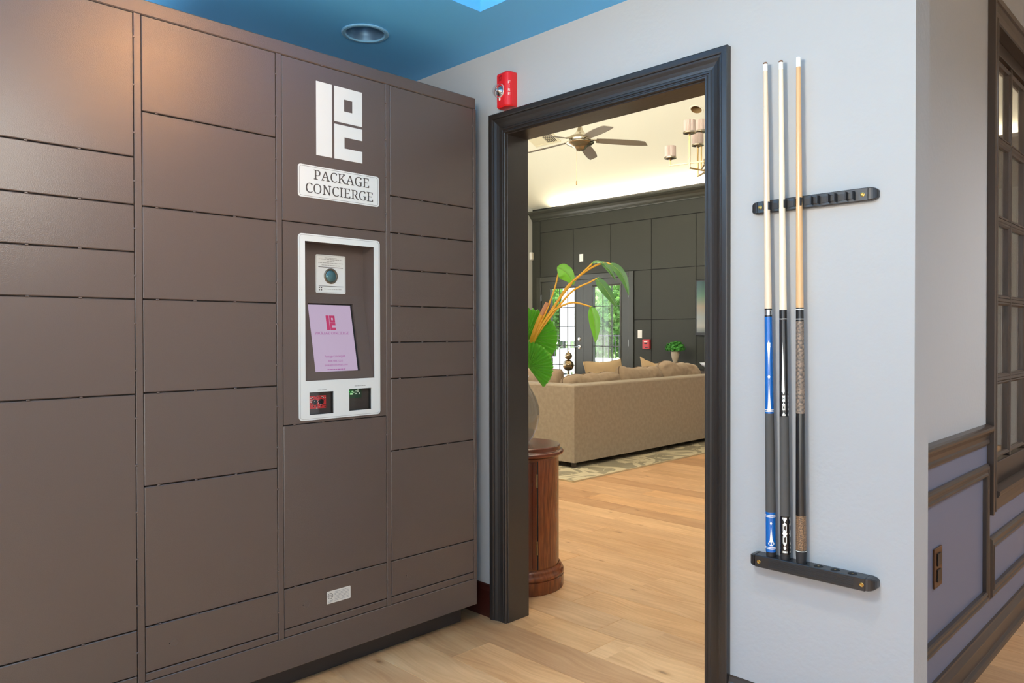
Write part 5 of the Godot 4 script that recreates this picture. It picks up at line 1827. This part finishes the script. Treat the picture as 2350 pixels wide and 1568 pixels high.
# ---------------------------------------------------------------- other things in the lounge
func lounge_things() -> void:
	# ceiling fan
	var F := V(-2.589, 3.147, -3.697)
	var t := thing("ceiling_fan", "brushed nickel ceiling fan with five slim blades and a pull chain", "ceiling fan", F)
	var g := G.new()
	g.lathe(Vector3.ZERO, [Vector2(0.0, -0.098), Vector2(0.035, -0.092), Vector2(0.055, -0.078), Vector2(0.064, -0.062), Vector2(0.082, -0.05), Vector2(0.118, -0.034), Vector2(0.142, -0.020), Vector2(0.144, -0.014), Vector2(0.122, -0.006), Vector2(0.108, 0.0)], 48, true)
	g.lathe(Vector3.ZERO, [Vector2(0.108, 0.0), Vector2(0.112, 0.010), Vector2(0.112, 0.040), Vector2(0.104, 0.052), Vector2(0.085, 0.062)], 48, true)
	obj("motor_housing", g, M.nickel, t)
	g = G.new()
	g.lathe(Vector3.ZERO, [Vector2(0.085, 0.062), Vector2(0.060, 0.076), Vector2(0.038, 0.10), Vector2(0.024, 0.135), Vector2(0.016, 0.165), Vector2(0.013, 0.17)], 40, true)
	g.tube([V(0, 0.165, 0), V(0, 1.70, 0)], [0.011], 14)
	g.lathe(V(0, 1.66, 0), [Vector2(0.02, -0.02), Vector2(0.05, 0.02), Vector2(0.07, 0.10), Vector2(0.07, 0.13)], 32, true)
	obj("downrod", g, M.nickel, t)
	for k in 5:
		var a := deg_to_rad(44.8 + 72.0 * k)
		var b := Basis(V(0, 1, 0), a)
		g = G.new()
		g.tube([b * V(0.10, 0.012, 0), b * V(0.15, 0.016, 0), b * V(0.19, 0.006, 0)], [0.012, 0.010, 0.008], 8)
		obj("blade_iron", g, M.nickel, t)
		g = G.new()
		var rows_t := []
		var rows_b := []
		for i in 9:
			var f := i / 8.0
			var x := 0.165 + f * 0.505
			var hw := 0.042 + 0.014 * sin(f * PI * 0.9)
			if i == 8: hw = 0.04
			var rt := []
			var rb := []
			for j in 5:
				var s := j / 2.0 - 1.0
				var q := V(x - 0.02 * s * f, 0.008 - 0.030 * f + 0.22 * s * hw, s * hw)
				rt.append(b * (q + V(0, 0.003, 0)))
				rb.append(b * (q - V(0, 0.003, 0)))
			rows_t.append(rt)
			rows_b.append(rb)
		g.sheet(rows_t, true)
		g.sheet(rows_b, false)
		var rim := []
		for i in 9: rim.append((rows_t[i][0] + rows_b[i][0]) * 0.5)
		for j in range(1, 5): rim.append((rows_t[8][j] + rows_b[8][j]) * 0.5)
		for i in range(7, -1, -1): rim.append((rows_t[i][4] + rows_b[i][4]) * 0.5)
		g.tube(rim, [0.003], 6)
		obj("blade", g, M.fan_blade, t)
	g = G.new()
	g.tube([V(-0.025, -0.06, 0.025), V(-0.025, -0.395, 0.025)], [0.0014], 6)
	obj("pull_chain", g, M.brushed_brass, t)
	g = G.new()
	g.lathe(V(-0.025, -0.44, 0.025), [Vector2(0, -0.002), Vector2(0.006, 0.0), Vector2(0.007, 0.02), Vector2(0.004, 0.042), Vector2(0, 0.046)], 12, true)
	obj("chain_pull", g, M.brushed_brass, t)
	# chandelier
	var C := V(-1.521, 2.78, -4.330)
	t = thing("chandelier", "nickel chandelier with square arms and ribbed glass shades", "chandelier", C)
	g = G.new()
	g.tube([V(0, -0.03, 0), V(0, 1.83, 0)], [0.012], 12)
	g.lathe(V(0, 1.75, 0), [Vector2(0.013, -0.02), Vector2(0.06, 0.0), Vector2(0.06, 0.06)], 32)
	obj("stem", g, M.brushed_brass, t)
	for y in [0.0, 0.097]:
		g = G.new()
		g.lathe(V(0, y, 0), [Vector2(0, -0.022), Vector2(0.026, -0.022), Vector2(0.03, -0.018), Vector2(0.03, 0.018), Vector2(0.026, 0.022), Vector2(0, 0.022)], 24)
		obj("hub", g, M.nickel, t)
	# arms: azimuth measured from the viewer's left, positive towards the viewer
	var left := V(-0.7097, 0, 0.7045)
	var near := V(0.7045, 0, 0.7097)
	var arms := [[-30.0, 0.365, 0.097, 0.06], [-96.0, 0.365, 0.097, 0.37], [150.0, 0.365, 0.097, 0.06], [90.0, 0.365, 0.097, 0.06], [36.0, 0.25, 0.0, 0.32], [-84.0, 0.25, 0.0, 0.30], [156.0, 0.25, 0.0, 0.32]]
	for a in arms:
		var d := left * cos(deg_to_rad(a[0])) + near * sin(deg_to_rad(a[0]))
		var e: Vector3 = d * a[1]
		var arm := G.new()
		var y: float = a[2]
		square_bar(arm, V(0, y, 0) + d * 0.028, V(e.x, y, e.z), 0.006)
		square_bar(arm, V(e.x, y - 0.006, e.z), V(e.x, y + a[3], e.z), 0.006)
		var am := obj("arm", arm, M.brushed_brass, t)
		g = G.new()
		g.lathe(V(e.x, y + a[3], e.z), [Vector2(0.010, -0.012), Vector2(0.016, 0.0), Vector2(0.046, 0.004), Vector2(0.060, 0.008), Vector2(0.060, 0.022), Vector2(0.056, 0.024)], 32)
		obj("shade_cup", g, M.nickel, am)
		g = G.new()
		var m := 56
		for k in m:
			var r0 := 0.054 + 0.0022 * (1.0 if k % 2 == 0 else -1.0)
			var r1 := 0.054 + 0.0022 * (1.0 if k % 2 == 1 else -1.0)
			var a0 := TAU * k / m
			var a1 := TAU * (k + 1) / m
			var p0 := V(e.x + sin(a0) * r0, y + a[3] + 0.014, e.z + cos(a0) * r0)
			var p1 := V(e.x + sin(a1) * r1, y + a[3] + 0.014, e.z + cos(a1) * r1)
			g.quad(p0, p1, p1 + V(0, 0.115, 0), p0 + V(0, 0.115, 0))
			var c0 := V(e.x, 0, e.z)
			var i0 := p0.lerp(V(c0.x, p0.y, c0.z), 0.08)
			var i1 := p1.lerp(V(c0.x, p1.y, c0.z), 0.08)
			g.quad(i1, i0, i0 + V(0, 0.115, 0), i1 + V(0, 0.115, 0))
			g.quad(p0 + V(0, 0.115, 0), p1 + V(0, 0.115, 0), i1 + V(0, 0.115, 0), i0 + V(0, 0.115, 0))
		obj("shade", g, M.ribbed_shade, am)
	# wall plates and the rest of the small things on the far wall
	var z := -7.098
	for q in [[-5.376, 2.411, "small white blank plate high on the dark far wall"], [-4.250, 1.193, "white switch plate on the far wall beside the red pull station"]]:
		t = thing("wall_plate", q[2], "wall plate", V(q[0], q[1], z))
		obj("plate", bx(-0.038, 0.038, -0.06, 0.06, 0.0, 0.006, 0.003), M.plate_white, t)
		obj("rocker", bx(-0.016, 0.016, -0.033, 0.033, 0.006, 0.009, 0.002), M.plate_white, t)
	t = thing("pull_station", "small red alarm pull station on the dark far wall", "pull station", V(-4.118, 1.045, z))
	obj("box", bx(-0.062, 0.062, -0.072, 0.072, 0.0, 0.045, 0.006), M.pull_red, t)
	obj("handle", bx(-0.022, 0.026, 0.0, 0.018, 0.045, 0.052, 0.002), M.dark_plastic, t)
	obj("label", bx(-0.03, 0.03, 0.03, 0.042, 0.045, 0.047, 0.001), M.plate_white, t)
	obj("label", bx(-0.012, 0.036, -0.056, -0.04, 0.045, 0.047, 0.001), M.dark_plastic, t)
	t = thing("wall_sensor", "cream sensor box on the strip of pale wall left of the dark panelling", "sensor", V(-6.45, 2.51, -7.05))
	obj("cover", bx(0.0, 0.045, -0.065, 0.065, -0.04, 0.03, 0.01), M.plate_white, t)
	obj("face", bx(0.045, 0.048, -0.05, 0.05, -0.028, 0.018, 0.002), mat("sensor_face", c8(226, 220, 196), 0.5), t)
	# framed screen at the right edge of the doorway view
	t = thing("wall_television", "wall television with dark bezel, cut off by the right door casing", "television", V(-2.61, 1.56, z))
	obj("bezel", bx(-0.675, 0.675, -0.39, 0.39, 0.0, 0.055, 0.008), M.dark_plastic, t)
	var sg := mat("tv_screen", c8(20, 24, 24), 0.1)
	var gt := GradientTexture2D.new()
	gt.gradient = ramp([[0.0, c8(44, 84, 72)], [0.3, c8(110, 150, 104)], [0.52, c8(206, 176, 132)], [0.72, c8(190, 190, 170)], [0.9, c8(214, 200, 170)], [1.0, c8(120, 120, 104)]])
	gt.fill_from = Vector2(0.5, 0.0)
	gt.fill_to = Vector2(0.46, 1.0)
	gt.width = 64
	gt.height = 256
	sg.emission_enabled = true
	sg.emission = Color.BLACK
	sg.emission_texture = gt
	sg.emission_energy_multiplier = 0.5
	g = G.new()
	g.quad(V(-0.65, -0.345, 0.0555), V(0.65, -0.345, 0.0555), V(0.65, 0.365, 0.0555), V(-0.65, 0.365, 0.0555))
	obj("screen", g, sg, t)
	var tl := AreaLight3D.new()
	tl.name = "screen_light"
	tl.area_size = Vector2(1.3, 0.7)
	tl.light_energy = 0.15
	tl.light_color = c8(190, 205, 180)
	tl.area_range = 20.0
	tl.shadow_enabled = true
	tl.basis = Basis(V(0, 1, 0), PI)
	tl.position = V(0, 0, 0.07)
	t.add_child(tl)
	# console table behind the sofa, urn with herbs, bowl
	t = thing("console_table", "dark console table against the far wall behind the sofa", "table", V(-2.95, 0.0, -6.86))
	obj("top", bx(-1.0, 1.0, 0.66, 0.70, -0.2, 0.2, 0.006), M.brown_wood, t)
	for p in [[-0.95, -0.16], [0.95, -0.16], [-0.95, 0.16], [0.95, 0.16]]: obj("leg", bx(p[0] - 0.025, p[0] + 0.025, 0.0, 0.66, p[1] - 0.025, p[1] + 0.025, 0.004), M.brown_wood, t)
	t = thing("herb_urn", "stone footed urn filled with small bright green leaves", "potted plant", V(-3.45, 0.70, -6.80))
	g = G.new()
	g.lathe(Vector3.ZERO, [Vector2(0, 0), Vector2(0.05, 0), Vector2(0.05, 0.014), Vector2(0.03, 0.026), Vector2(0.016, 0.045), Vector2(0.024, 0.056), Vector2(0.016, 0.068), Vector2(0.028, 0.10), Vector2(0.048, 0.16), Vector2(0.058, 0.215), Vector2(0.053, 0.235), Vector2(0.062, 0.25), Vector2(0.052, 0.252), Vector2(0.05, 0.235), Vector2(0, 0.232)], 36, true)
	obj("urn", g, M.urn_stone, t)
	var r := RandomNumberGenerator.new()
	r.seed = 8
	g = G.new()
	for i in 420:
		var d := V(r.randfn(), absf(r.randfn()) * 0.9, r.randfn()).normalized()
		var c := V(0, 0.27, 0) + V(d.x * 0.15, d.y * 0.13, d.z * 0.13) * r.randf_range(0.55, 1.0)
		small_leaf(g, c, d, r.randf_range(0.018, 0.032), r)
	obj("foliage", g, M.herb_green, t).set_meta("kind", "stuff")
	t = thing("white_bowl", "flared white bowl on the console table beside the door casing", "bowl", V(-2.84, 0.70, -6.80))
	g = G.new()
	g.lathe(Vector3.ZERO, [Vector2(0, 0.004), Vector2(0.05, 0.0), Vector2(0.055, 0.006), Vector2(0.10, 0.03), Vector2(0.17, 0.075), Vector2(0.20, 0.11), Vector2(0.196, 0.112), Vector2(0.16, 0.08), Vector2(0.09, 0.036), Vector2(0, 0.018)], 40, true)
	obj("bowl", g, M.bowl_white, t)
	# stacked mirror balls on a low table
	t = thing("lamp_table", "dark round table between the sofa and the glazed doors", "table", V(-4.547, 0.011, -5.806))
	g = G.new()
	g.lathe(Vector3.ZERO, [Vector2(0, 0.52), Vector2(0.3, 0.52), Vector2(0.31, 0.53), Vector2(0.31, 0.55), Vector2(0.30, 0.56), Vector2(0, 0.56)], 40)
	obj("top", g, M.brown_wood, t)
	g = G.new()
	g.lathe(Vector3.ZERO, [Vector2(0, 0.0), Vector2(0.2, 0.0), Vector2(0.2, 0.02), Vector2(0.05, 0.05), Vector2(0.035, 0.1), Vector2(0.035, 0.50), Vector2(0.08, 0.52)], 32)
	obj("pedestal", g, M.brown_wood, t)
	t = thing("ball_finial", "stack of polished metal balls with a spike, behind the sofa", "ornament", V(-4.547, 0.571, -5.806))
	g = G.new()
	g.lathe(Vector3.ZERO, [Vector2(0, 0), Vector2(0.07, 0), Vector2(0.07, 0.012), Vector2(0.03, 0.03), Vector2(0.018, 0.06), Vector2(0.018, 0.11)], 28, true)
	obj("foot", g, M.mirror_ball, t)
	for b in [[0.19, 0.078], [0.318, 0.052]]:
		g = G.new()
		var prof := []
		for k in 17: prof.append(Vector2(sin(PI * k / 16.0) * b[1], b[0] - cos(PI * k / 16.0) * b[1]))
		g.lathe(Vector3.ZERO, prof, 36, true)
		obj("ball", g, M.mirror_ball, t)
	g = G.new()
	g.lathe(Vector3.ZERO, [Vector2(0.016, 0.262), Vector2(0.020, 0.266), Vector2(0.016, 0.270)], 20, true)
	g.lathe(Vector3.ZERO, [Vector2(0.014, 0.366), Vector2(0.010, 0.376), Vector2(0.005, 0.40), Vector2(0.001, 0.44)], 16, true)
	obj("spike", g, M.mirror_ball, t)

func square_bar(g: G, a: Vector3, b: Vector3, h: float) -> void:
	var d := (b - a).normalized()
	var x := d.cross(V(0, 1, 0) if absf(d.y) < 0.9 else V(1, 0, 0)).normalized()
	var y := x.cross(d)
	var p := []
	for e in [a, b]:
		for k in [[-1, -1], [1, -1], [1, 1], [-1, 1]]: p.append(e + x * h * k[0] + y * h * k[1])
	for k in 4:
		var l := (k + 1) % 4
		g.quad(p[k], p[l], p[l + 4], p[k + 4])
	g.quad(p[3], p[2], p[1], p[0])
	g.quad(p[4], p[5], p[6], p[7])

func small_leaf(g: G, c: Vector3, d: Vector3, s: float, r: RandomNumberGenerator) -> void:
	var n := (d + V(r.randfn(), r.randfn(), r.randfn()) * 0.5).normalized()
	var x := n.cross(V(r.randfn(), r.randfn(), r.randfn())).normalized()
	var y := n.cross(x)
	g.quad(c - x * s, c - y * s * 0.6, c + x * s, c + y * s * 0.6)

# ---------------------------------------------------------------- patio beyond the glazed doors
func leaf_cloud(called: String, parent: Node3D, c: Vector3, size: Vector3, count: int, s: float, m: Material, sd: int) -> void:
	var g := G.new()
	g.quad(V(-1, 0, 0), V(0, -0.2, -0.55), V(1, 0, 0), V(0, -0.2, 0.55))
	g.quad(V(-0.3, 0.5, -0.9), V(0.5, 0.1, -0.2), V(0.3, 0.6, 0.9), V(-0.5, 0.7, 0.1))
	var mm := MultiMesh.new()
	mm.transform_format = MultiMesh.TRANSFORM_3D
	mm.mesh = g.mesh()
	mm.instance_count = count
	var r := RandomNumberGenerator.new()
	r.seed = sd
	for i in count:
		var d := V(r.randfn(), r.randfn(), r.randfn()).normalized()
		var p := c + d * size * pow(r.randf(), 0.45)
		var b := Basis.from_euler(V(r.randf() * TAU, r.randf() * TAU, r.randf() * TAU)).scaled(Vector3.ONE * s * r.randf_range(0.6, 1.3))
		mm.set_instance_transform(i, Transform3D(b, p))
	var o := MultiMeshInstance3D.new()
	o.name = called
	o.multimesh = mm
	o.material_override = m
	parent.add_child(o, true)
	o.set_meta("kind", "stuff")

func patio() -> void:
	var g := bx(-13.0, 6.0, -0.2, -0.02, -13.2, -7.34)
	struct("ground_patio", g, M.paving, "pale paved patio beyond the glazed doors", "patio")
	g = bx(-40.0, 30.0, -0.25, -0.06, -45.0, -13.2)
	struct("ground_lawn", g, M.lawn, "green lawn beyond the patio fence", "lawn")
	# fence
	var t := thing("patio_fence", "thin metal railing fence along the edge of the patio", "fence", V(-9.5, -0.02, -12.6))
	for y in [0.15, 1.15]: obj("rail", bx(-5.0, 5.0, y, y + 0.035, -0.015, 0.015), M.fence_metal, t)
	for k in 6: obj("post", bx(-5.0 + 2.0 * k - 0.03, -5.0 + 2.0 * k + 0.03, 0.0, 1.25, -0.03, 0.03), M.fence_metal, t)
	g = G.new()
	for k in 90: g.box(V(-4.95 + 0.11 * k - 0.007, 0.15, -0.007), V(-4.95 + 0.11 * k + 0.007, 1.2, 0.007))
	obj("pickets", g, M.fence_metal, t).set_meta("kind", "stuff")
	# trees and shrubs
	var trees := [
		[V(-12.7, -0.06, -14.6), 2.6, V(1.15, 1.25, 0.9), "foliage", "green tree seen through the left side of the left glazed door"],
		[V(-11.7, -0.06, -15.6), 3.0, V(1.1, 1.4, 0.9), "foliage_pale", "pale green tree just behind the closed parasol"],
		[V(-10.9, -0.06, -14.5), 2.3, V(0.9, 1.1, 0.8), "foliage_pale", "pale leafy tree seen through the left half of the right glazed door"],
		[V(-9.75, -0.06, -14.4), 2.6, V(0.85, 1.2, 0.8), "foliage", "bright green tree seen through the right half of the right glazed door"],
		[V(-14.6, -0.06, -16.0), 3.6, V(1.5, 1.6, 1.3), "foliage_pale", "pale tree at the far left of the garden"],
		[V(-6.8, -0.06, -15.2), 3.4, V(1.4, 1.5, 1.2), "foliage", "green tree at the far right of the garden"]]
	for i in trees.size():
		var e = trees[i]
		var tr := thing("garden_tree", e[4], "tree", e[0], "trees beyond the patio fence")
		g = G.new()
		g.tube([Vector3.ZERO, V(0.05, e[1] * 0.4, 0.03), V(-0.04, e[1] * 0.75, 0.0)], [0.10, 0.075, 0.05], 10)
		obj("trunk", g, M.bark, tr)
		leaf_cloud("crown", tr, V(0, e[1] * 0.68, 0), e[2], 2600, 0.075, M[e[3]], 60 + i)
	var shrubs := [[V(-8.4, -0.06, -13.4), "low green shrub behind the fence, right of the parasol"], [V(-10.6, -0.06, -13.5), "low green shrub behind the fence, left of the parasol"], [V(-6.8, -0.06, -13.5), "low green shrub behind the right end of the fence"]]
	for i in 3:
		var sh := thing("shrub", shrubs[i][1], "shrub", shrubs[i][0], "shrubs behind the patio fence")
		g = G.new()
		g.tube([Vector3.ZERO, V(0.0, 0.5, 0.0)], [0.03, 0.02], 8)
		obj("stem", g, M.bark, sh)
		leaf_cloud("foliage", sh, V(0, 0.62, 0), V(0.75, 0.55, 0.5), 700, 0.07, M.foliage, 80 + i)
	# closed parasol
	t = thing("patio_parasol", "closed white parasol seen through the left glazed door", "parasol", V(-8.62, -0.02, -10.6))
	g = G.new()
	g.lathe(Vector3.ZERO, [Vector2(0, 0), Vector2(0.26, 0), Vector2(0.26, 0.06), Vector2(0.05, 0.09), Vector2(0.03, 0.25)], 28)
	obj("base", g, M.fence_metal, t)
	g = G.new()
	g.tube([V(0, 0.1, 0), V(0, 2.75, 0)], [0.022], 12)
	obj("pole", g, M.white_metal, t)
	g = G.new()
	var rows := []
	for i in 10:
		var f := i / 9.0
		var row := []
		for k in 33:
			var a := TAU * k / 32
			var rad := (0.05 + 0.13 * sin(PI * (1.0 - f) * 0.62)) * (1.0 + 0.18 * cos(a * 8.0))
			row.append(V(cos(a) * rad, 1.05 + f * 1.6, -sin(a) * rad))
		rows.append(row)
	g.sheet(rows, true)
	obj("canopy", g, M.white_canvas, t)
	# table and chairs
	for q in [[V(-8.9, -0.02, -9.5), "white patio table seen through the left glazed door"], [V(-6.9, -0.02, -9.3), "white patio table seen through the right glazed door"]]:
		t = thing("patio_table", q[1], "table", q[0], "white patio tables")
		obj("top", bx(-0.55, 0.55, 0.70, 0.735, -0.45, 0.45, 0.01), M.white_metal, t)
		for p in [[-0.48, -0.38], [0.48, -0.38], [-0.48, 0.38], [0.48, 0.38]]: obj("leg", bx(p[0] - 0.02, p[0] + 0.02, 0, 0.70, p[1] - 0.02, p[1] + 0.02), M.white_metal, t)
	var chairs := [[V(-9.0, -0.02, -8.7), 0.0, "white patio chair on the near side of the left table"], [V(-8.0, -0.02, -9.5), PI / 2, "white patio chair on the right of the left table"], [V(-9.9, -0.02, -9.5), -PI / 2, "white patio chair on the left of the left table"],
		[V(-6.7, -0.02, -8.5), 0.2, "white patio chair on the near side of the right table"], [V(-7.8, -0.02, -8.9), -1.2, "white patio chair on the left of the right table"], [V(-6.0, -0.02, -9.3), PI / 2, "white patio chair on the right of the right table"]]
	for c in chairs:
		t = thing("patio_chair", c[2], "chair", c[0], "white patio chairs")
		t.rotation.y = c[1]
		obj("seat", bx(-0.24, 0.24, 0.42, 0.45, -0.24, 0.24, 0.01), M.white_metal, t)
		obj("backrest", bx(-0.24, 0.24, 0.52, 0.92, 0.24, 0.262, 0.008), M.white_canvas, t)
		for p in [[-0.22, -0.22, 0.62], [0.22, -0.22, 0.62], [-0.22, 0.25, 0.92], [0.22, 0.25, 0.92]]: obj("leg", bx(p[0] - 0.014, p[0] + 0.014, 0, p[2], p[1] - 0.014, p[1] + 0.014), M.white_metal, t)
		for s in [-1.0, 1.0]: obj("armrest", bx(s * 0.22 - 0.022, s * 0.22 + 0.022, 0.62, 0.645, -0.25, 0.26, 0.006), M.white_metal, t)
